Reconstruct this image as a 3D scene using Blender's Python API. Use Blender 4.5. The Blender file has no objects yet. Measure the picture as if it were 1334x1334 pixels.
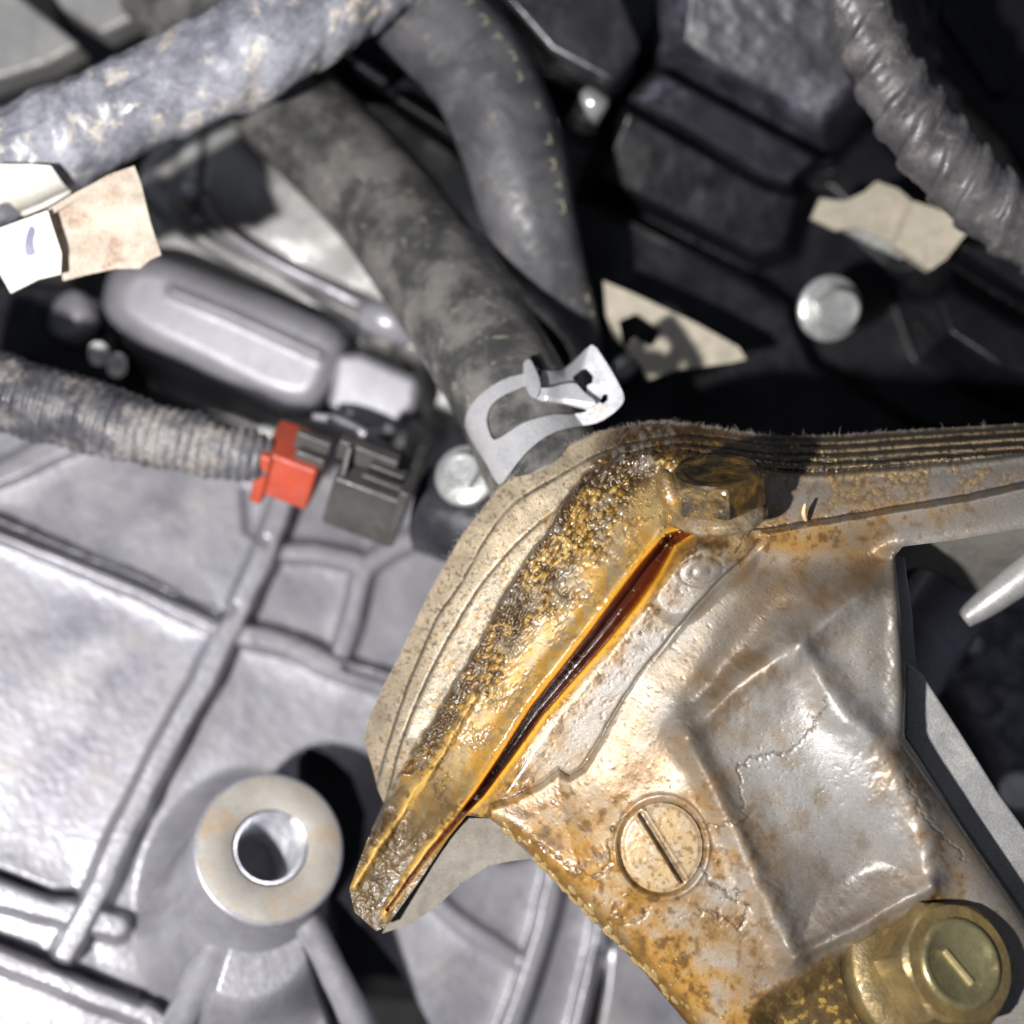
import bpy, bmesh, math, random
import numpy as np
from mathutils import Vector, Matrix
random.seed(7)
RNG = np.random.default_rng(11)
SC = bpy.context.scene
COL = SC.collection
MM = 0.001                 # everything below is written in millimetres
D = 200.0                  # camera height above the focus plane (z = 0)
K = 160.0 / 1334.0         # millimetres per photograph pixel on the focus plane

# ------------------------------------------------------------------ camera, world, lamps
cam_d = bpy.data.cameras.new('camera'); cam = bpy.data.objects.new('camera', cam_d); COL.objects.link(cam)
cam.location = (0, 0, D * MM)
cam_d.sensor_width = 36; cam_d.lens = 36 * D / 160.0
cam_d.clip_start = 0.005; cam_d.clip_end = 5
cam_d.dof.use_dof = True; cam_d.dof.focus_distance = (D + 3) * MM; cam_d.dof.aperture_fstop = 8.0
SC.camera = cam
W = bpy.data.worlds.new('World'); SC.world = W; W.use_nodes = True
bg = W.node_tree.nodes['Background']; bg.inputs[0].default_value = (0.62, 0.68, 0.85, 1); bg.inputs[1].default_value = 0.09
def lamp(name, kind, loc, energy, color, size, target=(0, 0, 0)):
    l = bpy.data.lights.new(name, kind); l.energy = energy; l.color = color
    if kind == 'AREA': l.shape = 'DISK'; l.size = size * MM
    else: l.shadow_soft_size = size * MM
    o = bpy.data.objects.new(name, l); COL.objects.link(o); o.location = Vector(loc) * MM
    o.rotation_euler = (Vector(target) - Vector(loc)).to_track_quat('-Z', 'Y').to_euler()
    return o
lamp('hand_torch', 'AREA', (-108, -48, 240), 1.8, (1.0, 0.975, 0.95), 11, (0, 0, -30))
lamp('soft_fill_light', 'AREA', (-160, 260, 420), 0.22, (0.80, 0.87, 1.0), 200, (0, 0, -60))  # unseen soft fill, added for gentle reflections
SC.view_settings.view_transform = 'Standard'; SC.view_settings.look = 'None'
SC.view_settings.exposure = 0.12; SC.view_settings.gamma = 1.0

# ------------------------------------------------------------------ numpy helpers
def P(x, y, z=0.0):
    """pixel of the photograph -> point in mm at height z"""
    f = K * (D - z) / D
    return ((x - 667) * f, (667 - y) * f, z)
def Pn(x, y, z):
    f = K * (D - z) / D
    return np.stack([(x - 667) * f, (667 - y) * f, z], -1)
def pxr(px, z=0.0): return px * K * (D - z) / D
def sstep(a, b, x):
    t = np.clip((x - a) / (b - a), 0, 1); return t * t * (3 - 2 * t)
def _hash(ix, iy, iz, s):
    h = (ix * 374761393 + iy * 668265263 + iz * 2147483647 + s * 974634777) & 0xFFFFFFFF
    h = ((h ^ (h >> 13)) * 1274126177) & 0xFFFFFFFF
    h = (h ^ (h >> 16)) & 0xFFFFFFFF
    return h.astype(np.float64) / 4294967295.0
def vnoise(x, y, z=None, s=0):
    if z is None: z = np.zeros_like(x)
    ix, iy, iz = np.floor(x).astype(np.int64), np.floor(y).astype(np.int64), np.floor(z).astype(np.int64)
    fx, fy, fz = x - ix, y - iy, z - iz
    fx, fy, fz = fx*fx*(3-2*fx), fy*fy*(3-2*fy), fz*fz*(3-2*fz)
    r = 0
    for dx in (0, 1):
        for dy in (0, 1):
            for dz in (0, 1):
                w = (fx if dx else 1-fx) * (fy if dy else 1-fy) * (fz if dz else 1-fz)
                r = r + w * _hash(ix+dx, iy+dy, iz+dz, s)
    return r
def fbm(x, y, z=None, o=4, s=0):
    r = 0; a = 0.5; f = 1.0; t = 0
    for i in range(o):
        r = r + a * vnoise(x*f + 17.3*i, y*f + 9.1*i, None if z is None else z*f, s+i); t += a; a *= .5; f *= 2.03
    return r / t
def worley(x, y, s=0):
    ix, iy = np.floor(x).astype(np.int64), np.floor(y).astype(np.int64)
    best = np.full(x.shape, 9.0)
    for dx in (-1, 0, 1):
        for dy in (-1, 0, 1):
            cx, cy = ix+dx, iy+dy; zz = np.zeros_like(cx)
            px, py = cx + _hash(cx, cy, zz, s), cy + _hash(cx, cy, zz, s+5)
            best = np.minimum(best, (px-x)**2 + (py-y)**2)
    return np.sqrt(best)
def sdseg(x, y, pts, closed=False, vals=None):
    """distance to a polyline; with vals also the value interpolated at the nearest point"""
    best = np.full(x.shape, 1e9); bv = np.zeros(x.shape)
    n = len(pts)
    for i in range(n if closed else n-1):
        ax, ay = pts[i][:2]; bx, by = pts[(i+1) % n][:2]
        ex, ey = bx-ax, by-ay; L = ex*ex+ey*ey + 1e-9
        t = np.clip(((x-ax)*ex + (y-ay)*ey) / L, 0, 1)
        d = np.hypot(x-ax-t*ex, y-ay-t*ey)
        m = d < best; best = np.where(m, d, best)
        if vals is not None: bv = np.where(m, vals[i] + t*(vals[(i+1) % n]-vals[i]), bv)
    return (best, bv) if vals is not None else best
def inside(x, y, pts):
    c = np.zeros(x.shape, bool); n = len(pts)
    for i in range(n):
        ax, ay = pts[i][:2]; bx, by = pts[(i+1) % n][:2]
        if ay == by: continue
        m = ((ay > y) != (by > y)) & (x < (bx-ax)*(y-ay)/(by-ay) + ax)
        c ^= m
    return c
def sdpoly(x, y, pts):
    """> 0 inside"""
    d = sdseg(x, y, pts, True)
    return np.where(inside(x, y, pts), d, -d)
def smooth_pts(pts, n=6, closed=False):
    """Catmull-Rom through the points"""
    p = [np.array(q, float) for q in pts]; out = []
    N = len(p)
    for i in range(N if closed else N-1):
        if closed: a, b, c, d = p[i-1], p[i], p[(i+1) % N], p[(i+2) % N]
        else: a, b, c, d = p[max(i-1, 0)], p[i], p[i+1], p[min(i+2, N-1)]
        for k in range(n):
            t = k / n
            out.append(0.5*((2*b) + (-a+c)*t + (2*a-5*b+4*c-d)*t*t + (-a+3*b-3*c+d)*t**3))
    if not closed: out.append(p[-1])
    return [tuple(q) for q in out]

# ------------------------------------------------------------------ object helpers
def tag(o, label=None, cat=None, group=None, kind=None):
    if label: o['label'] = label
    if cat: o['category'] = cat
    if group: o['group'] = group
    if kind: o['kind'] = kind
    return o
def empty(name, loc_mm, label=None, cat=None, group=None):
    o = bpy.data.objects.new(name, None); COL.objects.link(o); o.location = Vector(loc_mm) * MM
    o.empty_display_size = 0.004
    return tag(o, label, cat, group)
def abs_loc(o):
    v = Vector((0, 0, 0))
    while o is not None: v += o.location; o = o.parent
    return v
def obj(name, verts, faces, mat, parent=None, origin=None, smooth=True, normals=None, cols=None, attrs=None):
    """verts in world millimetres; origin in millimetres"""
    v = np.array(verts, float)
    org = Vector(origin) if origin is not None else Vector(tuple(v.mean(0)))
    me = bpy.data.meshes.new(name)
    me.from_pydata((v - np.array(org)) * MM if len(v) < 10 else ((v - np.array(org)) * MM).tolist(), [], faces if isinstance(faces, list) else faces.tolist())
    if cols is not None:
        ca = me.color_attributes.new('Col', 'FLOAT_COLOR', 'POINT')
        c4 = np.ones((len(v), 4)); c4[:, :3] = np.clip(cols, 0, 1); ca.data.foreach_set('color', c4.ravel())
    for k, a in (attrs or {}).items():
        at = me.attributes.new(k, 'FLOAT', 'POINT'); at.data.foreach_set('value', np.asarray(a, float).ravel())
    me.polygons.foreach_set('use_smooth', [smooth] * len(me.polygons))
    me.update()
    if normals is not None: me.normals_split_custom_set_from_vertices(np.asarray(normals).tolist())
    me.materials.append(mat)
    o = bpy.data.objects.new(name, me); COL.objects.link(o)
    if parent is not None: o.parent = parent; o.location = org * MM - abs_loc(parent)
    else: o.location = org * MM
    return o
def bevel(o, w, seg=3, ang=35):
    m = o.modifiers.new('bevel', 'BEVEL'); m.width = w * MM; m.segments = seg; m.limit_method = 'ANGLE'; m.angle_limit = math.radians(ang)
    m.harden_normals = False
    w2 = o.modifiers.new('wn', 'WEIGHTED_NORMAL'); w2.keep_sharp = True
    return o
def dup(root, loc_mm, rot=None, **tags):
    r = root.copy(); COL.objects.link(r); r.location = Vector(loc_mm) * MM
    if rot is not None: r.rotation_euler = rot
    tag(r, **tags)
    def rec(a, b):
        for ch in list(a.children):
            if ch == b: continue
            c = ch.copy(); COL.objects.link(c); c.parent = b; rec(ch, c)
    rec(root, r)
    return r

def prism(name, pts, z1, z0, mat, parent=None, bev=0.8, grow=1.0, tilt=(0, 0), seg=3, smooth=True):
    """outline in photo pixels seen at height z1, extruded straight down to z0; tilt = mm of height per px"""
    cx = sum(p[0] for p in pts)/len(pts); cy = sum(p[1] for p in pts)/len(pts)
    top = [P(x, y, z1 + tilt[0]*(x-cx) + tilt[1]*(y-cy)) for x, y in pts]
    c = np.mean(top, 0)
    bot = [(c[0]+(p[0]-c[0])*grow, c[1]+(p[1]-c[1])*grow, z0) for p in top]
    n = len(pts)
    area = sum(top[i][0]*top[(i+1) % n][1]-top[(i+1) % n][0]*top[i][1] for i in range(n))
    fs = [list(range(n)), list(range(2*n-1, n-1, -1))] + [[i, i+n, (i+1) % n + n, (i+1) % n] for i in range(n)]
    if area < 0: fs = [f[::-1] for f in fs]
    o = obj(name, top+bot, fs, mat, parent, smooth=smooth)
    if bev: bevel(o, bev, seg)
    return o

def grid_field(x0, x1, y0, y1, step, zf, outline=None, holes=()):
    """height-field over photo pixels. Returns X, Y, Z, keep, grid shape"""
    xs = np.arange(x0, x1+step*.5, step); ys = np.arange(y0, y1+step*.5, step)
    X, Y = np.meshgrid(xs, ys)
    if outline is not None:
        def S(a, b):
            s = sdpoly(a, b, outline)
            for h in holes: s = np.minimum(s, -sdpoly(a, b, h))
            return s
        s = S(X, Y); e = 0.5
        near = np.abs(s) < step*0.8
        xn, yn = X[near], Y[near]; sn = s[near]
        gx = (S(xn+e, yn)-S(xn-e, yn))/(2*e); gy = (S(xn, yn+e)-S(xn, yn-e))/(2*e)
        X = X.copy(); Y = Y.copy(); X[near] = xn-sn*gx; Y[near] = yn-sn*gy
        keep = (s > 0) | near
    else: keep = np.ones(X.shape, bool)
    Z = zf(X, Y)
    return X, Y, Z, keep
def build_field(X, Y, Z, keep, ids, names, root, drop=6.0, colf=None, attrf=None, flat_bottom=None):
    """names: {id: (object name, material, parent or None)}; splits one surface into parts that share its normals"""
    h, w = X.shape
    V = Pn(X, Y, Z)
    # smooth normals from the full field
    gx = np.zeros_like(V); gy = np.zeros_like(V)
    gx[:, 1:-1] = V[:, 2:]-V[:, :-2]; gx[:, 0] = V[:, 1]-V[:, 0]; gx[:, -1] = V[:, -1]-V[:, -2]
    gy[1:-1] = V[2:]-V[:-2]; gy[0] = V[1]-V[0]; gy[-1] = V[-1]-V[-2]
    N = np.cross(gy, gx); N /= np.linalg.norm(N, axis=-1, keepdims=True)+1e-12
    idx = np.arange(h*w).reshape(h, w)
    kf = keep[:-1, :-1] & keep[:-1, 1:] & keep[1:, :-1] & keep[1:, 1:]
    fid = ids[:-1, :-1]
    Vf = V.reshape(-1, 3); Nf = N.reshape(-1, 3)
    C = colf.reshape(-1, 3) if colf is not None else None
    A = {k: a.reshape(-1) for k, a in (attrf or {}).items()}
    qa = np.stack([idx[:-1, :-1][kf], idx[1:, :-1][kf], idx[1:, 1:][kf], idx[:-1, 1:][kf]], -1)
    ea = np.concatenate([qa[:, [0, 1]], qa[:, [1, 2]], qa[:, [2, 3]], qa[:, [3, 0]]])
    ka = np.minimum(ea[:, 0], ea[:, 1]) * (h*w) + np.maximum(ea[:, 0], ea[:, 1])
    ua, ca = np.unique(ka, return_counts=True); outer = ua[ca == 1]
    res = {}
    for k, (nm, mt, par) in names.items():
        m = kf & (fid == k)
        if not m.any(): continue
        q = np.stack([idx[:-1, :-1][m], idx[1:, :-1][m], idx[1:, 1:][m], idx[:-1, 1:][m]], -1)
        # boundary edges -> skirt
        e = np.concatenate([q[:, [0, 1]], q[:, [1, 2]], q[:, [2, 3]], q[:, [3, 0]]])
        key = np.minimum(e[:, 0], e[:, 1]) * (h*w) + np.maximum(e[:, 0], e[:, 1])
        u, inv, cnt = np.unique(key, return_inverse=True, return_counts=True)
        be = e[(cnt[inv] == 1) & np.isin(key, outer)]
        used, rq = np.unique(q, return_inverse=True); rq = rq.reshape(q.shape)
        vv = Vf[used]; nn = Nf[used]
        bu, rb = np.unique(be, return_inverse=True); rb = rb.reshape(be.shape)
        low = Vf[bu].copy(); low[:, 2] = low[:, 2]-drop if flat_bottom is None else flat_bottom
        mp = {int(a): i for i, a in enumerate(used)}
        bt = Vf[bu]          # doubled rim so that the skirt shades on its own
        n0 = len(vv); n1 = n0+len(bt)
        sk = np.stack([rb[:, 1]+n0, rb[:, 0]+n0, rb[:, 0]+n1, rb[:, 1]+n1], -1)
        if len(be) == 0:
            res[k] = obj(nm, vv, rq, mt, par, normals=nn, cols=None if C is None else C[used], attrs={kk: a[used] for kk, a in A.items()}); continue
        allv = np.concatenate([vv, bt, low])
        # outward normals of the skirt
        sn = np.zeros((len(bt), 3)); ed = bt[rb[:, 1]]-bt[rb[:, 0]]
        on = np.stack([ed[:, 1], -ed[:, 0], np.zeros(len(ed))], -1)
        for j in (0, 1): np.add.at(sn, rb[:, j], on)
        sn /= np.linalg.norm(sn, axis=1, keepdims=True)+1e-9
        allN = np.concatenate([nn, sn, sn])
        cc = None if C is None else np.concatenate([C[used], C[bu], C[bu]])
        aa = {kk: np.concatenate([a[used], a[bu], a[bu]]) for kk, a in A.items()}
        o = obj(nm, allv, np.concatenate([rq, sk]), mt, par, normals=allN, cols=cc, attrs=aa)
        res[k] = o
    return res
def sheet(name, outline, zf, mat, parent=None, holes=(), step=2.0, thick=1.0, colf=None, attrf=None):
    xs = [p[0] for p in outline]; ys = [p[1] for p in outline]
    z_ = zf if callable(zf) else (lambda x, y: np.full(x.shape, float(zf)))
    X, Y, Z, keep = grid_field(min(xs)-2*step, max(xs)+2*step, min(ys)-2*step, max(ys)+2*step, step, z_, outline, holes)
    r = build_field(X, Y, Z, keep, np.zeros(X.shape, int), {0: (name, mat, parent)}, None, thick,
                    None if colf is None else colf(X, Y, Z), None if attrf is None else attrf(X, Y, Z))
    return r[0]

def sweep(name, path, radii, mat, parent=None, nseg=40, per=14, disp=None, cap=True, cols=None):
    """tube along photo pixels (x, y, z mm), radii in px; disp(s_mm, ang, xyz) adds to the radius in mm"""
    p4 = [(x, y, z, r) for (x, y, z), r in zip(path, radii)]
    sm = np.array(smooth_pts(p4, per))
    c = np.array([P(a[0], a[1], a[2]) for a in sm]); R = np.array([pxr(a[3], a[2]) for a in sm])
    # resample evenly
    d = np.concatenate([[0], np.cumsum(np.linalg.norm(np.diff(c, axis=0), axis=1))])
    n = max(8, int(d[-1] / per_mm[0])) if per_mm else len(c)
    s = np.linspace(0, d[-1], n)
    c = np.stack([np.interp(s, d, c[:, i]) for i in range(3)], -1); R = np.interp(s, d, R)
    T = np.gradient(c, axis=0); T /= np.linalg.norm(T, axis=1, keepdims=True)
    up = np.array([0, 0, 1.0]); U = up - (T @ up)[:, None]*T; U /= np.linalg.norm(U, axis=1, keepdims=True)
    B = np.cross(T, U)
    a = np.linspace(0, 2*np.pi, nseg, endpoint=False)
    A_, S_ = np.meshgrid(a, s)
    dirv = U[:, None, :]*np.cos(A_)[..., None] + B[:, None, :]*np.sin(A_)[..., None]
    rr = R[:, None] * np.ones_like(A_)
    base = c[:, None, :] + dirv*rr[..., None]
    if disp is not None: rr = rr + disp(S_, A_, base)
    V = c[:, None, :] + dirv*rr[..., None]
    idx = np.arange(n*nseg).reshape(n, nseg)
    q = np.stack([idx[:-1], np.roll(idx, -1, 1)[:-1], np.roll(idx, -1, 1)[1:], idx[1:]], -1).reshape(-1, 4)[:, ::-1].tolist()
    if cap: q.append(idx[0].tolist()); q.append(idx[-1][::-1].tolist())
    cc = None if cols is None else cols(S_, A_, base).reshape(-1, 3)
    return obj(name, V.reshape(-1, 3), q, mat, parent, cols=cc)
per_mm = [0.45]

def frame(axis):
    a = Vector(axis).normalized(); t = Vector((0, 1, 0)) if abs(a.y) < .9 else Vector((1, 0, 0))
    u = t.cross(a).normalized(); v = a.cross(u)
    return a, u, v
def lathe(name, c, axis, prof, mat, parent=None, n=48, smooth=True, sq=1.0, origin=None, spin=0):
    """prof: (radius, height) in mm along axis from c; closed on the axis where radius is 0"""
    a, u, v = frame(axis); vs, fs = [], []
    for r, h in prof:
        for k in range(n):
            t = 2*math.pi*k/n + spin
            vs.append(tuple(Vector(c) + a*h + (u*math.cos(t) + v*math.sin(t)*sq)*r))
    for i in range(len(prof)-1):
        for k in range(n):
            fs.append([i*n+k, i*n+(k+1) % n, (i+1)*n+(k+1) % n, (i+1)*n+k])
    fs.append(list(range(n))[::-1]); fs.append([(len(prof)-1)*n+k for k in range(n)])
    o = obj(name, vs, fs, mat, parent, smooth=smooth, origin=origin)
    return o
def sharp(o, ang=40):
    w = o.modifiers.new('wn', 'WEIGHTED_NORMAL'); w.keep_sharp = True
    me = o.data; bm = bmesh.new(); bm.from_mesh(me)
    for e in bm.edges:
        if len(e.link_faces) == 2 and e.calc_face_angle(0) > math.radians(ang): e.smooth = False
    bm.to_mesh(me); bm.free(); return o
def hex_head(name, c, axis, af, h, mat, parent, h0=0.0, spin=0.0, dome=0.0):
    """hexagon head with the chamfered crown of a real one"""
    a, u, v = frame(axis); R = af/math.sqrt(3); n = 48; vs, fs = [], []
    def hexr(t):
        t = (t+math.pi/6) % (math.pi/3) - math.pi/6
        return af/2/math.cos(t)
    rings = [(h0, None), (h0+h*.80, None), (h0+h*.93, af*.535), (h0+h, af*.49), (h0+h, af*.40), (h0+h-dome, af*.34)]
    for hh, cap in rings:
        for k in range(n):
            t = 2*math.pi*k/n; r = hexr(t)
            if cap: r = min(r, cap)
            elif hh > h0: pass
            tt = t+spin
            vs.append(tuple(Vector(c)+a*hh+(u*math.cos(tt)+v*math.sin(tt))*r))
    m = len(rings)
    for i in range(m-1):
        for k in range(n): fs.append([i*n+k, i*n+(k+1) % n, (i+1)*n+(k+1) % n, (i+1)*n+k])
    fs.append(list(range(n))[::-1]); fs.append([(m-1)*n+k for k in range(n)])
    o = obj(name, vs, fs, mat, parent); sharp(o, 28); return o

def roughen(o, levels, amp, size):
    m = o.modifiers.new('dense', 'SUBSURF'); m.subdivision_type = 'SIMPLE'; m.levels = m.render_levels = levels
    tx = bpy.data.textures.new('lumps', 'CLOUDS'); tx.noise_scale = size*MM; tx.noise_depth = 3
    d = o.modifiers.new('lumps', 'DISPLACE'); d.texture = tx; d.strength = amp*MM; d.mid_level = .5; d.texture_coords = 'LOCAL'
    return o
# ------------------------------------------------------------------ materials
class NT:
    def __init__(s, name):
        m = bpy.data.materials.new(name); m.use_nodes = True; s.m = m; s.t = m.node_tree; s.b = s.t.nodes['Principled BSDF']
        tc = s.t.nodes.new('ShaderNodeTexCoord'); mp = s.t.nodes.new('ShaderNodeMapping')
        mp.inputs['Scale'].default_value = (1000, 1000, 1000)
        s.t.links.new(tc.outputs['Object'], mp.inputs[0]); s.co = mp.outputs[0]
    def n(s, ty, **kw):
        x = s.t.nodes.new(ty)
        for k, v in kw.items(): setattr(x, k, v)
        return x
    def l(s, a, b): s.t.links.new(a, b)
    def noise(s, sc, det=5, rough=.6, dist=0.0):
        x = s.n('ShaderNodeTexNoise'); x.inputs['Scale'].default_value = sc; x.inputs['Detail'].default_value = det
        x.inputs['Roughness'].default_value = rough; x.inputs['Distortion'].default_value = dist
        s.l(s.co, x.inputs['Vector']); return x.outputs['Fac']
    def vor(s, sc, feat='F1'):
        x = s.n('ShaderNodeTexVoronoi'); x.inputs['Scale'].default_value = sc; x.feature = feat; s.l(s.co, x.inputs['Vector']); return x.outputs['Distance']
    def ramp(s, src, a, b, lo=0.0, hi=1.0):
        x = s.n('ShaderNodeMapRange'); x.inputs[1].default_value = a; x.inputs[2].default_value = b
        x.inputs[3].default_value = lo; x.inputs[4].default_value = hi; x.interpolation_type = 'SMOOTHSTEP'
        s.l(src, x.inputs[0]); return x.outputs[0]
    def mix(s, f, a, b, mode='MIX'):
        x = s.n('ShaderNodeMix', data_type='RGBA', blend_type=mode)
        for sock, v in ((x.inputs[0], f), (x.inputs[6], a), (x.inputs[7], b)):
            if hasattr(v, 'links') or hasattr(v, 'is_linked'): s.l(v, sock)
            elif isinstance(v, (int, float)): sock.default_value = v
            else: sock.default_value = (*v, 1)
        return x.outputs[2]
    def math(s, op, a, b=0.0):
        x = s.n('ShaderNodeMath', operation=op)
        for sock, v in ((x.inputs[0], a), (x.inputs[1], b)):
            if isinstance(v, (int, float)): sock.default_value = v
            else: s.l(v, sock)
        return x.outputs[0]
    def attr(s, name, out='Fac'):
        x = s.n('ShaderNodeAttribute'); x.attribute_name = name; return x.outputs[out]
    def bump(s, h, strength, dist_mm, prev=None):
        x = s.n('ShaderNodeBump'); x.inputs['Strength'].default_value = strength; x.inputs['Distance'].default_value = dist_mm*MM
        s.l(h, x.inputs['Height'])
        if prev is not None: s.l(prev, x.inputs['Normal'])
        return x.outputs[0]
    def set(s, k, v):
        if isinstance(v, (int, float)): s.b.inputs[k].default_value = v
        elif isinstance(v, tuple): s.b.inputs[k].default_value = (*v, 1)
        else: s.l(v, s.b.inputs[k])
def dirty(name, base, dark, dirt, rough=.5, metal=0.0, dsc=.25, dth=(.55, .68), grain=3.0, bmp=.25, bd=.25, msc=.12, spec=.5, coat=0.0, rvar=.15, amount=1.0, stain=None, mth=(.35, .65), mdist=.4):
    """two-tone base with blotches of dirt and a fine relief; dsc in blotches per mm"""
    t = NT(name)
    f1 = t.ramp(t.noise(msc, 6, .62, mdist), *mth)
    c = t.mix(f1, base, dark)
    if stain: c = t.mix(t.ramp(t.noise(.07, 5, .6, .6), .55, .70, 0, .8), c, stain)
    dn = t.ramp(t.noise(dsc, 8, .68, .5), dth[0], dth[1], 0, amount)
    sp = t.ramp(t.noise(grain, 3, .6), .42, .66, .35, 1.0)
    dm = t.math('MULTIPLY', dn, sp)
    c = t.mix(dm, c, dirt)
    fine = t.ramp(t.noise(grain*1.7, 4, .7), .3, .7, .78, 1.12)
    c = t.mix(1.0, c, fine, 'MULTIPLY')
    t.set('Base Color', c)
    rr = t.ramp(t.noise(dsc*1.8, 5, .6), .3, .7, rough-rvar, rough+rvar)
    rm = t.math('ADD', rr, t.math('MULTIPLY', dm, .35)); t.set('Roughness', rm)
    t.set('Metallic', t.math('MULTIPLY', t.math('SUBTRACT', 1.0, dm), metal))
    t.set('Specular IOR Level', spec); t.set('Coat Weight', coat); t.b.inputs['Coat Roughness'].default_value = .12
    h = t.math('ADD', t.noise(grain, 5, .65), t.math('MULTIPLY', dm, .5))
    b1 = t.bump(h, bmp, bd)
    t.set('Normal', t.bump(t.noise(dsc*1.3, 4, .6), bmp*.5, 1.2, b1))
    return t.m
M = {}
M['alu'] = dirty('cast_aluminium', (.40, .395, .43), (.26, .255, .29), (.30, .265, .22), .38, .42, .06, (.50, .68), 1.4, .05, .16, .05, amount=.6, rvar=.06)
M['alu_dull'] = dirty('dull_cast_metal', (.36, .358, .352), (.27, .268, .265), (.40, .365, .31), .48, .35, .12, (.50, .70), 1.8, .25, .25, .05, amount=.7)
M['alu_soft'] = dirty('soft_grey_casting', (.33, .325, .355), (.26, .255, .285), (.36, .33, .29), .44, .35, .08, (.56, .74), 1.2, .06, .16, .05, amount=.5, rvar=.06)
M['alu_face'] = dirty('machined_boss_face', (.36, .34, .31), (.30, .28, .25), (.36, .215, .09), .62, .12, .16, (.50, .64), 2.6, .3, .2, .12, amount=.7)
M['bore'] = dirty('bright_threads', (.80, .80, .84), (.7, .7, .76), (.4, .38, .35), .34, .75, .2, (.75, .9), 2, .05, .1)
M['black'] = dirty('black_plastic', (.012, .012, .016), (.007, .007, .009), (.07, .068, .085), .36, 0, .06, (.56, .82), 1.2, .14, .25, .06, amount=.5, spec=.3)
M['black_sheen'] = dirty('sheen_painted_black_plastic', (.035, .035, .045), (.018, .018, .024), (.30, .29, .37), .38, 0, .035, (.46, .72), .7, .03, .3, .06, amount=.6, spec=.35, rvar=.05)  # pale blotches paint in the lavender sheen of the domed panel and band
M['black_gloss'] = dirty('smooth_black_plastic', (.028, .028, .034), (.016, .016, .02), (.16, .15, .14), .30, 0, .12, (.62, .8), 2.0, .12, .2, .06, amount=.4)
M['rubber'] = dirty('dusty_rubber_hose', (.045, .046, .045), (.150, .142, .134), (.33, .29, .24), .40, 0, .28, (.56, .66), 1.8, .22, .2, .10, amount=.75, mth=(.38, .62), mdist=.1)
M['rubber_grey'] = dirty('grey_rubber_hose', (.055, .055, .062), (.115, .113, .12), (.30, .275, .22), .50, 0, .20, (.57, .68), 2.2, .22, .2, .09, amount=.6)
M['loom'] = dirty('muddy_corrugated_loom', (.055, .055, .065), (.13, .13, .14), (.36, .325, .295), .42, 0, .12, (.46, .60), 1.2, .3, .3, .10, amount=.75)
M['loom_wrap'] = dirty('muddy_loom_wrap', (.15, .155, .185), (.33, .335, .38), (.66, .58, .47), .34, 0, .17, (.54, .60), .5, .3, .3, .10, amount=.85)
M['loom_grey'] = dirty('grey_spiral_loom', (.06, .058, .062), (.12, .115, .118), (.27, .24, .21), .36, 0, .3, (.52, .68), 2.2, .3, .2, .15, amount=.7)
M['tape'] = dirty('stained_masking_tape', (.52, .45, .37), (.45, .37, .30), (.27, .15, .08), .6, 0, .13, (.51, .62), 1.2, .10, .2, .08, amount=.75)
M['tape_white'] = dirty('white_label_tape', (.80, .78, .74), (.72, .67, .58), (.62, .45, .24), .45, 0, .10, (.60, .74), 1.6, .15, .2, .08, amount=.6)
M['ink'] = dirty('blue_ink', (.16, .16, .26), (.28, .27, .36), (.4, .4, .45), .6, 0, .4, (.6, .8), 2, .1, .1)
M['red'] = dirty('red_plastic', (.46, .075, .04), (.38, .06, .032), (.14, .09, .075), .5, 0, .14, (.52, .64), 2, .12, .2, .1, amount=.7)
M['connector'] = dirty('dark_grey_connector_plastic', (.075, .072, .07), (.045, .043, .042), (.19, .17, .15), .42, 0, .16, (.56, .72), 2, .2, .2, .1, amount=.6)
M['zinc'] = dirty('zinc_plated_steel', (.55, .56, .55), (.44, .45, .44), (.42, .35, .26), .34, .55, .25, (.62, .76), 2, .12, .15, .15, amount=.6)
M['clamp'] = dirty('grey_coated_spring_steel', (.50, .50, .52), (.42, .42, .44), (.50, .27, .14), .36, .35, .16, (.60, .70), 2.2, .14, .12, .14, amount=.75)
M['tan_metal'] = dirty('tan_plated_bracket', (.60, .54, .43), (.50, .45, .36), (.33, .28, .21), .40, .3, .15, (.6, .75), 2, .12, .2)
M['gold_bolt'] = dirty('oily_gold_plated_steel', (.30, .215, .085), (.17, .13, .06), (.07, .045, .02), .36, .55, .25, (.46, .62), 2.4, .35, .25, .2, coat=.25, amount=.85)
M['bolt_face'] = dirty('olive_bolt_face', (.30, .27, .14), (.22, .19, .10), (.45, .33, .15), .25, .6, .25, (.55, .7), 2.4, .2, .2, .16, coat=.6, amount=.6)
M['void'] = dirty('painted_dark', (.010, .010, .011), (.007, .007, .008), (.03, .03, .03), .6, 0, .05, (.6, .8), 1, .1, .3)  # near-black that puts the shade of gaps and depths into the colour
M['white_plastic'] = dirty('white_plastic', (.72, .72, .70), (.6, .6, .58), (.5, .45, .4), .35, 0, .1, (.7, .8), 1, .05, .1)
M['straw'] = dirty('pale_straw', (.62, .45, .25), (.5, .35, .2), (.6, .5, .35), .6, 0, .3, (.6, .8), 2, .1, .1)
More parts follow.
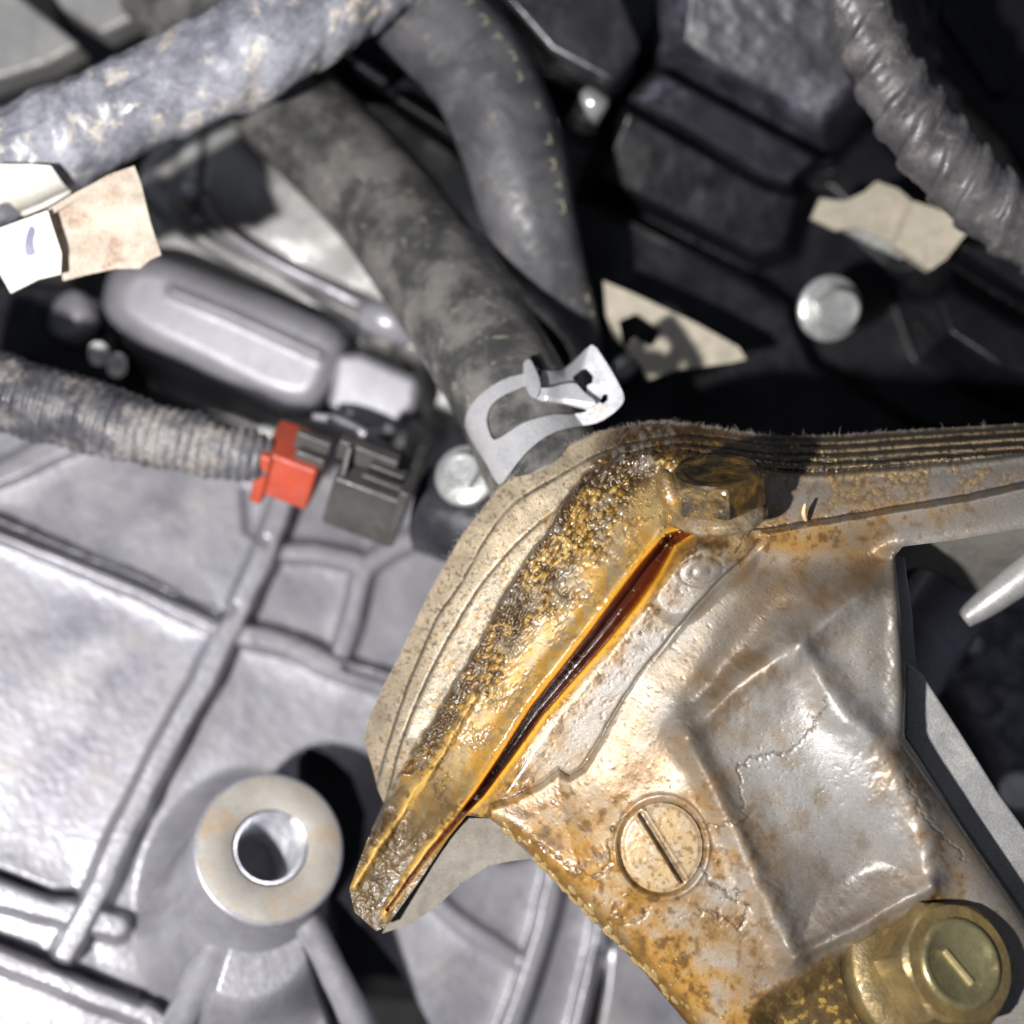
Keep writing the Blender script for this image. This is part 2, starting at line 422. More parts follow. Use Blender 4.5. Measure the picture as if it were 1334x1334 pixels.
def hero_mat(name, metal=.35, grain=0.0):
    t = NT(name)
    col = t.attr('Col', 'Color'); wet = t.attr('wet'); crust = t.attr('crust')
    f = t.ramp(t.noise(3.4, 5, .72), .30, .70, .80, 1.12)
    c = t.mix(1.0, col, f, 'MULTIPLY')
    g = t.ramp(t.noise(6.5, 3, .6), .60, .70, 0, .45)
    c = t.mix(g, c, t.mix(1.0, c, (.42, .30, .18), 'MULTIPLY'))
    if grain: c = t.mix(1.0, c, t.ramp(t.noise(7.5, 2, .6), .36, .64, 1-grain, 1+grain*.8), 'MULTIPLY')
    t.set('Base Color', c)
    t.set('Roughness', t.ramp(t.math('SUBTRACT', wet, t.ramp(t.noise(1.6, 4, .6), .3, .7, -.15, .15)), 0, 1, .44, .14))
    t.set('Metallic', t.math('MULTIPLY', t.attr('met'), metal))
    t.set('Coat Weight', t.math('MULTIPLY', wet, .9)); t.b.inputs['Coat Roughness'].default_value = .07
    t.set('Specular IOR Level', .5)
    b1 = t.bump(t.noise(4.2, 4, .7), .35, .14)
    w = t.vor(2.6, 'SMOOTH_F1'); b2n = t.n('ShaderNodeBump'); b2n.invert = True
    b2n.inputs['Distance'].default_value = .35*MM; t.l(w, b2n.inputs['Height']); t.l(t.math('MULTIPLY', crust, .55), b2n.inputs['Strength']); t.l(b1, b2n.inputs['Normal'])
    t.set('Normal', b2n.outputs[0])
    return t.m
M['hero'] = hero_mat('oil_stained_aluminium', .48)
M['plate'] = hero_mat('sandy_crusted_plate', .12, .45)
t = NT('dark_amber_oil'); t.set('Base Color', t.mix(t.ramp(t.noise(.35, 4), .35, .65), (.085, .018, .006), (.03, .008, .004))); t.set('Roughness', .08); t.set('Coat Weight', 1.0)
t.b.inputs['Coat Roughness'].default_value = .03; t.set('Normal', t.bump(t.noise(.5, 3), .12, .5)); M['oil'] = t.m
t = NT('oil_bead'); t.set('Base Color', (.42, .30, .13)); t.set('Roughness', .05); t.set('Coat Weight', 1.0); t.set('Transmission Weight', .45); t.b.inputs['IOR'].default_value = 1.47; M['bead'] = t.m
t = NT('lint_fibre'); t.set('Base Color', (.34, .31, .27)); t.set('Roughness', .6); M['lint'] = t.m

# ------------------------------------------------------------------ the setting: near-black backing for the unlit depth of the engine bay
def quad(name, x0, x1, y0, y1, z, mat):
    vs = [(x0, y0, z), (x1, y0, z), (x1, y1, z), (x0, y1, z)]
    return obj(name, vs, [[0, 1, 2, 3]], mat, origin=(0, 0, z), smooth=False)
tag(quad('engine_bay_floor', -420, 420, -420, 420, -175, M['void']), kind='structure')

# ------------------------------------------------------------------ gearbox casing (lower left), one casting with ribs and pockets
CZ = -68.0
def bumpf(d, w): return np.exp(-(d/w)**2)
def plateau(X, Y, pts, soft):            # 1 inside, 0 outside, soft px wide
    return sstep(-soft, soft, sdpoly(X, Y, pts))
rib_lines = [   # path, half width px, height mm
    ([(-80, 655), (0, 692), (150, 752), (300, 822)], 11, 5.0),
    ([(372, 640), (345, 720), (300, 822), (255, 905), (200, 1010), (140, 1130), (85, 1245)], 13, 6.0),
    ([(300, 822), (380, 842), (440, 868), (500, 890), (600, 930)], 12, 5.0),
    ([(-80, 1130), (0, 1165), (100, 1192), (150, 1205)], 16, 4.2),
    ([(-80, 1215), (0, 1247), (90, 1282), (190, 1325), (260, 1380)], 13, 6.5),
    ([(728, 1130), (712, 1190), (690, 1262), (662, 1345), (640, 1400)], 10, 5.0),
    ([(790, 1180), (772, 1260), (752, 1345), (740, 1400)], 8, 5.0),
    ([(440, 868), (462, 800), (480, 740), (540, 700)], 10, 3.5),
    ([(560, 1165), (600, 1200), (650, 1235), (690, 1262)], 8, 1.5),
    ([(-60, 640), (60, 590), (110, 560)], 14, 2.0),
    ([(345, 720), (420, 722), (480, 740)], 10, 3.0),
]
boss_c = (352, 1104)
def tilt_z(X, Y): return -.038*(X-352) + .038*(Y-1104)
def casing_z(X, Y):
    wx = X + 5*(fbm(X/60, Y/60, s=3)-.5)*2; wy = Y + 5*(fbm(X/60, Y/60, s=4)-.5)*2
    Z = np.full(X.shape, CZ) - 1.2*sstep(.5, .62, fbm(X/75, Y/75, o=2, s=8)) + .7*(fbm(X/90, Y/90, o=2, s=5)-.5) + tilt_z(X, Y)
    A = [(-120, 540), (350, 600), (338, 640), (292, 796), (200, 760), (0, 676), (-120, 625)]
    Z -= 5.0*plateau(wx, wy, A, 12)
    B = [(-120, 690), (0, 727), (70, 752), (215, 850), (236, 884), (150, 1050), (95, 1158), (70, 1162), (0, 1135), (-120, 1090)]
    Z -= 8.5*plateau(wx, wy, B, 22)
    Z += 5.0*plateau(wx, wy, [(-120, 930), (20, 965), (105, 1000), (100, 1050), (62, 1092), (30, 1080), (0, 1110), (-120, 1080)], 12)
    Z += 1.1*bumpf(sdseg(wx, wy, [(-60, 770), (60, 800), (170, 880)]), 12)
    blob = np.exp(-(((X-90)/90)**2 + ((Y-870)/60)**2)); Z += blob*3.0*(fbm(X/20, Y/20, s=9)-.3)
    Z += 2.0*(1-sstep(3, 12, sdseg(wx, wy, [(0, 1105), (28, 1078), (58, 1088), (78, 1050), (70, 1010), (20, 985), (-100, 960)])))*.9
    Z += 1.6*bumpf(sdseg(wx, wy, [(100, 1010), (130, 1060)]), 10) + 1.2*bumpf(np.hypot(X-30, Y-1180), 26) + 1.4*bumpf(np.hypot(X-630, Y-1280), 9)
    Cp = [(318, 852), (425, 876), (400, 960), (345, 1000), (262, 1070), (205, 1208), (140, 1186), (200, 1060), (270, 930)]
    Z -= 14.0*plateau(wx, wy, Cp, 20)
    Z -= 5.0*np.exp(-(((X-178)/32)**2 + ((Y-1184)/20)**2))
    E = [(110, 1205), (215, 1220), (212, 1300), (185, 1296), (75, 1252)]
    Z -= 6.0*plateau(wx, wy, E, 12)
    Z -= 2.5*plateau(wx, wy, [(-120, 1150), (0, 1190), (60, 1212), (62, 1240), (0, 1222), (-120, 1180)], 6)
    Z -= 3.5*plateau(wx, wy, [(-120, 1275), (20, 1290), (150, 1340), (200, 1420), (-120, 1420)], 12)
    for pth in ([(350, 640), (430, 660), (455, 700), (410, 716), (352, 700)], [(362, 735), (452, 740), (440, 850), (330, 828)],
                [(478, 752), (620, 705), (640, 800), (600, 910), (452, 860)], [(450, 900), (600, 950), (560, 1040), (480, 1020), (430, 960)]):
        Z -= 7.0*plateau(wx, wy, pth, 16)
    Z += 1.6*bumpf(np.hypot(X-610, Y-680), 60)
    Z -= 7*plateau(wx, wy, [(800, 1210), (860, 1250), (900, 1420), (755, 1420), (775, 1290)], 5)
    Z -= 1.5*plateau(wx, wy, [(560, 1180), (720, 1100), (700, 1250), (650, 1420), (560, 1420)], 20)
    for p, w, h in rib_lines:
        d = sdseg(wx, wy, smooth_pts(p, 5)); Z = np.maximum(Z, CZ + tilt_z(X, Y) + h*1.25*(1-sstep(w*.85, w*1.0+9, d)) + .8*bumpf(d, w*2.5))
    for p, gw, gd in (([(-120, 640), (0, 686), (150, 744), (286, 803), (302, 792)], 4.5, 5), ([(-120, 1100), (0, 1139), (68, 1166), (95, 1164)], 5, 5), ([(-120, 1190), (0, 1228), (90, 1264), (182, 1302), (206, 1292)], 5, 6),
                      ([(452, 870), (500, 884), (560, 900)], 4, 3), ([(318, 640), (322, 690), (345, 706)], 4, 3), ([(786, 1240), (780, 1290), (770, 1345)], 7, 5)):
        Z -= gd*np.exp(-(sdseg(X, Y, p)/gw)**2)
    Z += 12*(1-sstep(90, 150, np.hypot((X-322)*1.0, (Y-1185)*.8)))
    Z += 11*plateau(X, Y, [(295, 1200), (400, 1200), (470, 1440), (220, 1440)], 16)
    Z += .12*(fbm(X/6, Y/6, s=6)-.5)
    return Z
outline = [(-120, 548), (60, 566), (200, 588), (340, 610), (420, 600), (520, 560), (560, 540), (700, 560), (760, 700), (900, 900), (1000, 1100), (1060, 1420),
           (600, 1420), (560, 1334), (520, 1262), (490, 1225), (440, 1170), (470, 1120), (476, 1060), (458, 1010), (430, 985), (402, 972), (388, 990),
           (384, 1060), (390, 1140), (396, 1200), (405, 1260), (430, 1334), (445, 1420), (-120, 1420)]  # notch right of the boss is cut out to stand for its cast shadow
case = empty('gearbox_casing', P(230, 900, CZ), 'bright grey cast gearbox casing with ribs, pockets and a threaded boss, lower left', 'engine casing')
X, Y, Z, keep = grid_field(-120, 1060, 540, 1420, 2.5, casing_z, outline)
ids = np.zeros(X.shape, int)
for i, (p, w, h) in enumerate(rib_lines): ids[sdseg(X, Y, smooth_pts(p, 5)) < w*1.1] = i+1
nm = {0: ('casing_wall', M['alu'], case)}
for i in range(len(rib_lines)): nm[i+1] = ('rib', M['alu'], case)
build_field(X, Y, Z, keep, ids, nm, None, drop=2, flat_bottom=None)
# skirt of the wall, kept short so the shadow notch stays black
rimpts = [P(x, y, CZ-1.5+tilt_z(x, y)) for x, y in outline]
n = len(rimpts)
obj('side_wall', rimpts + [(a, b, c-9) for a, b, c in rimpts], [[i, (i+1) % n, (i+1) % n+n, i+n] for i in range(n)], M['alu_dull'], case, smooth=False)
# the boss: machined ring face, rounded rim, threaded bore
BZ = -36.0; bc = P(*boss_c, BZ); ro = pxr(99, BZ); ri = pxr(47, BZ)
ax = Vector((.38, .44, .82)).normalized()
b = lathe('threaded_boss', bc, ax, [(ri, 0.0), (ri, 0.0), (ro-.7, 0), (ro-.25, -.12), (ro, -.6), (ro+.15, -1.6), (ro+.1, -3.0)], M['alu'], case, 96)
per_mm[0] = .8
def loft(name, rings, axis, mat, parent, n=72):
    a_, u_, v_ = frame(axis); vs = []
    for (x, y, z, r) in rings:
        c_ = Vector(P(x, y, z)) if not isinstance(x, Vector) else x
        for k in range(n):
            t_ = 2*math.pi*k/n; vs.append(tuple(c_ + (u_*math.cos(t_)+v_*math.sin(t_))*r))
    fs_ = [[i*n+k, (i+1)*n+k, (i+1)*n+(k+1) % n, i*n+(k+1) % n] for i in range(len(rings)-1) for k in range(n)]
    return obj(name, vs, fs_, mat, parent)
c0_ = Vector(bc) - ax*1.0; c1_ = Vector(P(300, 1215, CZ-2))
rg = []
for t_ in np.linspace(0, 1, 14):
    q = c0_.lerp(c1_, float(t_)); f_ = 200/(200-q.z)/K
    rg.append((q.x*f_+667, 667-q.y*f_, q.z, ro + .1 + 9*float(t_)**2.2))
loft('boss_stem', rg, ax, M['alu'], b)
sweep('boss_rib', [(318, 1170, BZ-4), (290, 1215, BZ-5), (262, 1265, BZ-7), (228, 1345, BZ-10), (200, 1420, BZ-14)], [20, 19, 19, 22, 26], M['alu'], case, 32, disp=lambda S, A, V: .35*(fbm(V[..., 0]*.5, V[..., 1]*.5, V[..., 2]*.5, 3, 15)-.5))
sweep('boss_rib', [(378, 1170, BZ-4), (408, 1215, BZ-5), (436, 1270, BZ-7), (472, 1345, BZ-10), (500, 1420, BZ-14)], [20, 19, 19, 22, 26], M['alu'], case, 32, disp=lambda S, A, V: .35*(fbm(V[..., 0]*.5, V[..., 1]*.5, V[..., 2]*.5, 3, 16)-.5))
lathe('boss_face', bc, ax, [(ri+.35, -.05), (ri+.42, .03), (ro-.85, .03), (ro-.65, -.1)], M['alu_face'], b, 96)
prof = [(ri+.4, .06)]; z = -.3
while z > -26: prof += [(ri-.1+z*.03, z), (ri-.55+z*.03, z-.55)]; z -= 1.1
prof += [(ri-1.9, z-.2), (.01, z-2.4)]
lathe('threaded_bore', bc, ax, prof[::1], M['bore'], b, 72, smooth=False)
# remove cap faces that would close the bore
for o_, keepcaps in ((b, 0),):
    bm = bmesh.new(); bm.from_mesh(o_.data); bmesh.ops.delete(bm, geom=[f for f in bm.faces if len(f.verts) > 8], context='FACES_ONLY'); bm.to_mesh(o_.data); bm.free()
for o_ in [o for o in b.children if o.name.startswith(('boss_face', 'threaded_bore'))]:
    bm = bmesh.new(); bm.from_mesh(o_.data)
    fs = [f for f in bm.faces if len(f.verts) > 8]
    fs = [f for f in fs if f.calc_center_median().z > -.004] if 'bore' in o_.name else fs
    bmesh.ops.delete(bm, geom=fs, context='FACES_ONLY'); bm.to_mesh(o_.data); bm.free()

# ------------------------------------------------------------------ upper left castings
UZ = -92.0
def upper_z(X, Y):
    Z = np.full(X.shape, UZ) + 1.0*(fbm(X/120, Y/120, s=21)-.5)
    Z += 5*np.exp(-(((X-390)/115)**2+((Y-270)/95)**2)**2)
    for p, w, h in (([(268, 262), (292, 300), (360, 345), (430, 378), (520, 420)], 9, 6.5), ([(225, 288), (300, 335), (390, 385), (470, 440)], 8, 4.5),
                    ([(250, 170), (243, 260)], 16, 3.5), ([(380, 545), (420, 548), (470, 570), (512, 592)], 9, 5), ([(520, 400), (500, 470), (560, 560)], 14, 3),
                    ([(200, 250), (250, 290)], 16, 3)):
        d = sdseg(X, Y, smooth_pts(p, 5)); Z += h*(1-sstep(w*.5, w*1.6, d))
    Z += 6*plateau(X, Y, [(440, 440), (545, 470), (560, 560), (500, 570), (430, 530)], 14)
    Z += 5*plateau(X, Y, [(470, 405), (520, 400), (555, 440), (500, 440)], 10)
    Z -= 12*plateau(X, Y, [(140, 455), (220, 490), (360, 545), (400, 570), (330, 600), (60, 560), (-60, 480), (-60, 380), (60, 400)], 16)
    return Z + .15*(fbm(X/7, Y/7, s=22)-.5)
uo = [(185, 215), (225, 150), (330, 120), (600, 150), (700, 360), (700, 640), (560, 640), (420, 610), (330, 560), (230, 520), (160, 470), (130, 440), (140, 380), (170, 300)]
up = empty('rear_casting', P(400, 350, UZ), 'pale grey rounded casting with curved rim seen behind the middle hose', 'engine casing')
X, Y, Z, keep = grid_field(120, 710, 110, 650, 3, upper_z, uo)
ids = np.where(sdseg(X, Y, smooth_pts([(268, 262), (292, 300), (360, 345), (430, 378), (520, 420)], 5)) < 12, 1, 0)
ids = np.where(sdseg(X, Y, smooth_pts([(225, 288), (300, 335), (390, 385), (470, 440)], 5)) < 11, 2, ids)
build_field(X, Y, Z, keep, ids, {0: ('casting_wall', M['alu_dull'], up), 1: ('rim', M['alu'], up), 2: ('rim', M['alu_dull'], up)}, None, drop=14)

# rounded aluminium housing lying across the upper left
hz = -74.0
def box_z(X, Y):
    o_ = [(150, 345), (205, 330), (320, 375), (446, 430), (440, 490), (408, 532), (350, 528), (250, 480), (170, 440), (135, 400)]
    s = sdpoly(X, Y, smooth_pts(o_, 4, True))
    t_ = np.clip(s/34, 0, 1)
    Z = hz - 7 + 7*np.sqrt(np.clip(1-(1-t_)**2, 0, 1))
    Z += 1.5*bumpf(sdseg(X, Y, [(225, 380), (300, 410), (415, 462)]), 7)
    return Z
bo = smooth_pts([(150, 345), (205, 330), (320, 375), (446, 430), (440, 490), (408, 532), (350, 528), (250, 480), (170, 440), (135, 400)], 4, True)
hb = sheet('rounded_housing', bo, box_z, M['alu_soft'], None, step=2.5, thick=14)
tag(hb, 'smooth rounded grey metal housing with a bright stripe, above the muddy conduit', 'metal housing')

nk = prism('housing_neck', [(436, 458), (470, 458), (548, 492), (543, 530), (520, 562), (470, 562), (424, 532)], -76, -96, M['alu_soft'], None, 2.2)
tag(nk, 'grey metal neck block between the rounded housing and the thick hose', 'metal block')
kb = sweep('bright_lug', [(478, 412, -76), (505, 418, -74), (535, 436, -76)], [20, 24, 20], M['alu'], None, 28); tag(kb, 'bright small metal lug above the grey neck block, left of the hose', 'lug')
ls = sweep('pale_strip', [(408, 542, -62), (440, 548, -61), (480, 568, -60), (514, 592, -60)], [5, 6, 6, 5], M['alu'], None, 16); tag(ls, 'thin pale strip just above the dark connector body', 'strip')
# top-left corner panels with black gaps
for pts, z, lab in (([(-60, -60), (20, -10), (104, 58), (60, 82), (-60, 120)], -96, 'dull beige metal panel in the extreme top left corner'),
               ([(30, -60), (230, -60), (205, 8), (132, 44), (80, 10)], -100, 'beige metal panel at the top edge beside the corner panel')):
    o = prism('sheet_metal', pts, z, z-10, M['alu_dull'], None, 1.2); tag(o, lab, 'metal panel')
o = prism('black_bracket', [(-60, 360), (120, 372), (150, 430), (170, 520), (60, 480), (-60, 450)], -88, -110, M['black'], None, 2.0)
tag(o, 'black bracket in shadow under the hanging tape flag', 'bracket')
def small_cap(x, y, z, r, mat, label, cat='cap', h=3.0, axis=(.25, .2, 1), name='round_cap'):
    c = P(x, y, z); R = pxr(r, z)
    o = lathe(name, c, axis, [(R, -h), (R, -.3*R), (R*.93, -.08*R), (R*.75, .05*R), (R*.3, .12*R), (.01, .13*R)], mat, None, 32)
    return tag(o, label, cat)
small_cap(82, 405, -84, 34, M['alu'], 'grey metal cup edge just below the white tape', 'metal cup', 6, (-.7, .4, 1), 'metal_cup')
small_cap(128, 455, -66, 13, M['white_plastic'], 'small pale plug above the muddy conduit at left, upper one', 'plug', 4, (.3, .3, 1), 'plug')
small_cap(152, 470, -66, 13, M['white_plastic'], 'small pale plug above the muddy conduit at left, lower one', 'plug', 4, (.3, .3, 1), 'plug')
small_cap(244, 246, -84, 15, M['alu'], 'small bright rounded stud beside the tape flag', 'stud', 5, (0, 0, 1), 'stud')

# ------------------------------------------------------------------ black engine parts, upper right
def cpts(p, n=3): return smooth_pts(p, n, True)
cv = empty('black_engine_cover', P(980, 200, -80), 'large ribbed black plastic engine cover filling the upper right', 'engine cover')
def cover_z(X, Y):
    Z = np.full(X.shape, -98.0)
    def blk(pts, h, soft, tilt=(0, 0), c=(0, 0)):
        return h + tilt[0]*(X-c[0]) + tilt[1]*(Y-c[1]), plateau(X, Y, pts, soft)
    L = [([(690, -70), (890, -70), (845, 62), (830, 66), (700, 0)], -86, 5, (0, 0), (0, 0)),
         ([(868, -70), (1120, -70), (1150, 120), (1075, 200), (905, 112), (850, 70)], -66, 26, (.02, -.055), (980, 60)),
         ([(858, 84), (1078, 205), (1030, 245), (995, 235), (818, 130)], -72, 7, (-.02, .03), (950, 160)),
         ([(812, 128), (1000, 236), (1055, 250), (1030, 330), (985, 345), (768, 235)], -84, 9, (.0, -.05), (900, 240)),
         ([(760, 252), (985, 368), (1030, 400), (1060, 470), (1200, 560), (1500, 600), (1500, 700), (700, 700), (700, 300)], -88, 6, (0, 0), (0, 0)),
         ([(1060, 240), (1140, 150), (1240, 290), (1330, 420), (1240, 350), (1160, 330)], -94, 12, (0, 0), (0, 0)),
         ([(1150, -70), (1500, -70), (1500, 260), (1330, 230), (1210, 100)], -84, 14, (0, 0), (0, 0)),
         ([(1190, 380), (1240, 345), (1330, 400), (1500, 470), (1500, 560), (1290, 500), (1215, 450)], -70, 20, (.0, .05), (1300, 430)),
         ([(1225, 300), (1330, 300), (1500, 420), (1500, 470), (1334, 402), (1240, 340)], -64, 14, (0, -.04), (1300, 350)),
         ([(440, 30), (520, 70), (640, 180), (640, 240), (430, 90)], -88, 10, (.0, .0), (0, 0))]
    for pts, h, soft, tl, c in L:
        hh, m = blk(pts, h, soft*1.6, tl, c); Z = np.maximum(Z, -98*(1-m) + hh*m)
    for p, w, h in (([(700, -10), (770, 30), (832, 66)], 6, 4), ([(762, 256), (880, 312), (1000, 372), (1035, 402)], 6, 3.0), ([(520, 128), (598, 178)], 7, 10),
                    ([(450, 70), (500, 105)], 9, 12), ([(1195, 420), (1225, 458), (1265, 486)], 7, 2.5), ([(790, 60), (700, 10)], 18, 2),
                    ([(1200, 190), (1260, 290)], 10, 2), ([(1240, 20), (1300, 110)], 14, 3)):
        d = sdseg(X, Y, p); Z += h*(1-sstep(w*.5, w*1.8, d))
    Z += .5*(fbm(X/40, Y/40, s=31)-.5) + .08*(fbm(X/7, Y/7, s=32)-.5)
    return Z
X, Y, Z, keep = grid_field(420, 1460, -70, 720, 3.0, cover_z)
panels = [([(868, -70), (1120, -70), (1150, 120), (1075, 200), (905, 112), (850, 70)], 'domed_panel'), ([(858, 84), (1078, 205), (1030, 245), (995, 235), (818, 130)], 'raised_band'),
          ([(812, 128), (1000, 236), (1055, 250), (1030, 330), (985, 345), (768, 235)], 'step_block'), ([(1150, -70), (1500, -70), (1500, 260), (1330, 230), (1210, 100)], 'side_panel'),
          ([(1190, 380), (1240, 345), (1330, 400), (1500, 470), (1500, 560), (1290, 500), (1215, 450)], 'round_lobe')]
ids = np.zeros(X.shape, int); nm = {0: ('cover_body', M['black'], cv)}
for i, (p, nn_) in enumerate(panels): ids[sdpoly(X, Y, p) > -3] = i+1; nm[i+1] = (nn_, M['black_sheen' if nn_ in ('domed_panel', 'raised_band') else 'black'], cv)
build_field(X, Y, Z, keep, ids, nm, None, drop=20)

br = prism('black_bracket', [(700, -60), (790, -60), (838, 60), (800, 112), (716, 66), (650, -10)], -62, -80, M['black_gloss'], None, 1.6, tilt=(-.01, -.02))
tag(br, 'glossy black bracket arm ending beside the right hose at the top', 'bracket')
o = lathe('grey_stud', P(775, 128, -70), (.5, .8, 1), [(pxr(20, -70), -7), (pxr(20, -70), 0), (pxr(16, -70), 1.2), (.01, 1.4)], M['zinc'], None, 32); tag(o, 'dull grey stud under the black bracket arm at the top', 'stud')
# triangular beige gusset
gs = sheet('beige_gusset_plate', [(786, 366), (820, 380), (905, 420), (962, 452), (972, 468), (955, 472), (880, 482), (845, 495), (832, 470), (800, 440), (790, 410)], lambda x, y: -66+.012*(y-430), M['tan_metal'],
           holes=[[(806, 418), (830, 408), (862, 430), (850, 452), (826, 440), (812, 455)]], step=2, thick=1.6)
tag(gs, 'beige triangular metal gusset with a cut-out, right of the hose clamp', 'metal plate')
small_cap(816, 474, -76, 15, M['zinc'], 'blurred grey nut just above the ear of the hose clamp', 'nut', 6, (.1, .1, 1), 'grey_nut')
# tan bracket
tb = empty('tan_bracket', P(1150, 300, -66), 'blurred tan metal bracket beside the grey spiral conduit', 'bracket')
sheet('bracket_plate', [(1057, 284), (1068, 258), (1100, 262), (1126, 250), (1142, 236), (1170, 246), (1195, 268), (1186, 296), (1168, 318), (1120, 296), (1090, 300)], lambda x, y: -66+.0*x, M['tan_metal'], tb, step=2, thick=1.5)
sheet('bracket_tab', [(1190, 262), (1240, 278), (1262, 300), (1232, 338), (1212, 352), (1166, 320)], lambda x, y: -61+.02*(x-1200), M['tan_metal'], tb, step=2, thick=3)
sheet('bracket_edge', [(1100, 290), (1128, 294), (1182, 326), (1176, 338), (1140, 322), (1098, 300)], lambda x, y: -68+.0*x, M['zinc'], tb, step=2, thick=1)
def flange_bolt(name, x, y, z, af_px, axis, mhead, mfl, label, fl=1.35, h=None, spin=0.0):
    c = P(x, y, z); af = pxr(af_px, z)
    r = empty(name, c, label, 'bolt')
    h = h or af*.55
    lathe('washer_flange', c, axis, [(af*fl*.5, -1.2), (af*fl*.5, -.3), (af*fl*.47, .05), (af*.56, .75)], mfl, r, 48)
    hex_head('hex_head', c, axis, af, h, mhead, r, .3, spin, dome=.25)
    return r
cb = flange_bolt('flange_bolt', 1082, 402, -72, 50, (.14, -.22, 1), M['zinc'], M['zinc'], 'zinc flange bolt on the black cover, right of the beige gusset', 1.72, 5.5, .2)

# ------------------------------------------------------------------ far right background
o = prism('bracket_arm', [(1180, 860), (1204, 880), (1250, 950), (1300, 1030), (1350, 1100), (1420, 1190), (1420, 1290), (1334, 1190), (1260, 1085), (1196, 985), (1178, 960)], -5, -15, M['alu_dull'], None, .6, tilt=(.0, .0))
tag(o, 'flat grey metal bracket arm running down the right edge beside the housing', 'bracket')
cyl = sweep('grey_pipe', [(1290, 700, -36), (1240, 775, -40), (1170, 880, -44)], [52, 54, 56], M['alu'], None, 48); tag(cyl, 'smooth grey pipe stub under the flange at the right edge', 'pipe')
rod = sweep('tapered_rod', [(1256, 806, -22), (1300, 775, -20), (1400, 700, -16)], [13, 20, 25], M['alu_dull'], None, 24); tag(rod, 'grey-tan tapered rod poking in from the right edge below the flange', 'rod')
def rb_z(X, Y): return -96 + 9*fbm(X/38, Y/38, o=3, s=41) + 3*sstep(.5, .7, fbm(X/20, Y/20, s=42))
o = sheet('mottled_casting', [(1215, 790), (1420, 760), (1420, 1080), (1345, 1080), (1290, 960), (1235, 870)], rb_z, M['alu'], None, step=3, thick=12)
tag(o, 'blurred mottled grey casting in the gap at the right edge', 'engine casing')
o = small_cap(1326, 1030, -60, 24, M['white_plastic'], 'white rounded nub at the right edge beside the bracket arm', 'cap', 6, (-.5, .2, 1), 'white_nub')
small_cap(1268, 838, -88, 12, M['white_plastic'], 'small white spot-like cap in the gap below the tan rod', 'cap', 4, (-.2, .2, 1), 'small_white_cap')

# ------------------------------------------------------------------ hoses and conduits
def lump(scale, amp, s=0): return lambda S, A, V: amp*(fbm(V[..., 0]*scale, V[..., 1]*scale, V[..., 2]*scale, 4, s)-.5)
mid_path = [(215, -30, -84), (290, 55, -82), (360, 125, -80), (430, 192, -75), (505, 272, -67), (560, 348, -57), (612, 425, -47), (665, 512, -38), (705, 600, -31), (730, 650, -26)]
mid_r = [70, 70, 70, 71, 72, 74, 76, 78, 79, 79]
per_mm[0] = .4
h = sweep('rubber_hose', mid_path, mid_r, M['rubber'], None, 96, disp=lambda S, A, V: .25*(fbm(V[..., 0]*.25, V[..., 1]*.25, V[..., 2]*.25, 4, 51)-.5)
          + .12*(fbm(V[..., 0]*1.2, V[..., 1]*1.2, V[..., 2]*1.2, 3, 52)-.5))
tag(h, 'thick dusty black rubber hose held by the grey spring clamp', 'hose')
rh_path = [(400, -110, -76), (480, -50, -68), (560, 22, -62), (628, 102, -58), (668, 195, -56), (690, 285, -57), (722, 365, -60), (758, 436, -66), (775, 500, -76)]
rh_r = [66, 68, 70, 68, 67, 62, 46, 24, 20]
h2 = sweep('rubber_hose', rh_path, rh_r, M['rubber_grey'], None, 80, disp=lump(.3, .3, 55))
tag(h2, 'smoother grey rubber hose curving down behind the clamped hose', 'hose')
# worn yellow-white printed marks along the hose
def on_tube(path, radii, u, ang, out_mm=0.05):
    sm = np.array(smooth_pts([(x, y, z, r) for (x, y, z), r in zip(path, radii)], 14)); i = u*(len(sm)-2); k = int(i); f = i-k
    q = sm[k]*(1-f)+sm[k+1]*f; c = np.array(P(q[0], q[1], q[2])); c2 = np.array(P(*sm[min(k+2, len(sm)-1)][:3])); c1 = np.array(P(*sm[max(k-1, 0)][:3]))
    T = (c2-c1)/np.linalg.norm(c2-c1); U = np.array([0, 0, 1.])-T[2]*T; U /= np.linalg.norm(U); B = np.cross(T, U)
    d = U*math.cos(ang)+B*math.sin(ang); return c+d*(pxr(q[3], q[2])+out_mm), T, np.cross(T, d), d
pm = dirty('worn_yellow_print', (.34, .32, .23), (.25, .24, .18), (.12, .12, .12), .55, 0, .5, (.5, .6), 3, .1, .1); M['print'] = pm
R2 = random.Random(5)
def mark(strokes, u, ang, size, parent):
    vs, fs = [], []
    c, T, S_, d = on_tube(rh_path, rh_r, u, ang, .14)
    for (x0, y0), (x1, y1) in strokes:
        a = np.array([x0, y0])*size; b_ = np.array([x1, y1])*size; e = b_-a; L = np.linalg.norm(e); nrm = np.array([-e[1], e[0]])/L*.22
        e_ = e/L*.15
        for q in (a-nrm-e_, b_-nrm+e_, b_+nrm+e_, a+nrm-e_): vs.append(tuple(c+T*q[0]+S_*q[1]-d*.035*(q[1]**2)))
        k = len(vs)-4; fs.append([k, k+1, k+2, k+3])
    low = [tuple(np.array(v)-d*.3) for v in vs]; n_ = len(vs)
    for k in range(0, n_, 4):
        for j in range(4): fs.append([k+j, n_+k+j, n_+k+(j+1) % 4, k+(j+1) % 4])
    return obj('print_mark', vs+low, fs, M['print'], parent, smooth=False)
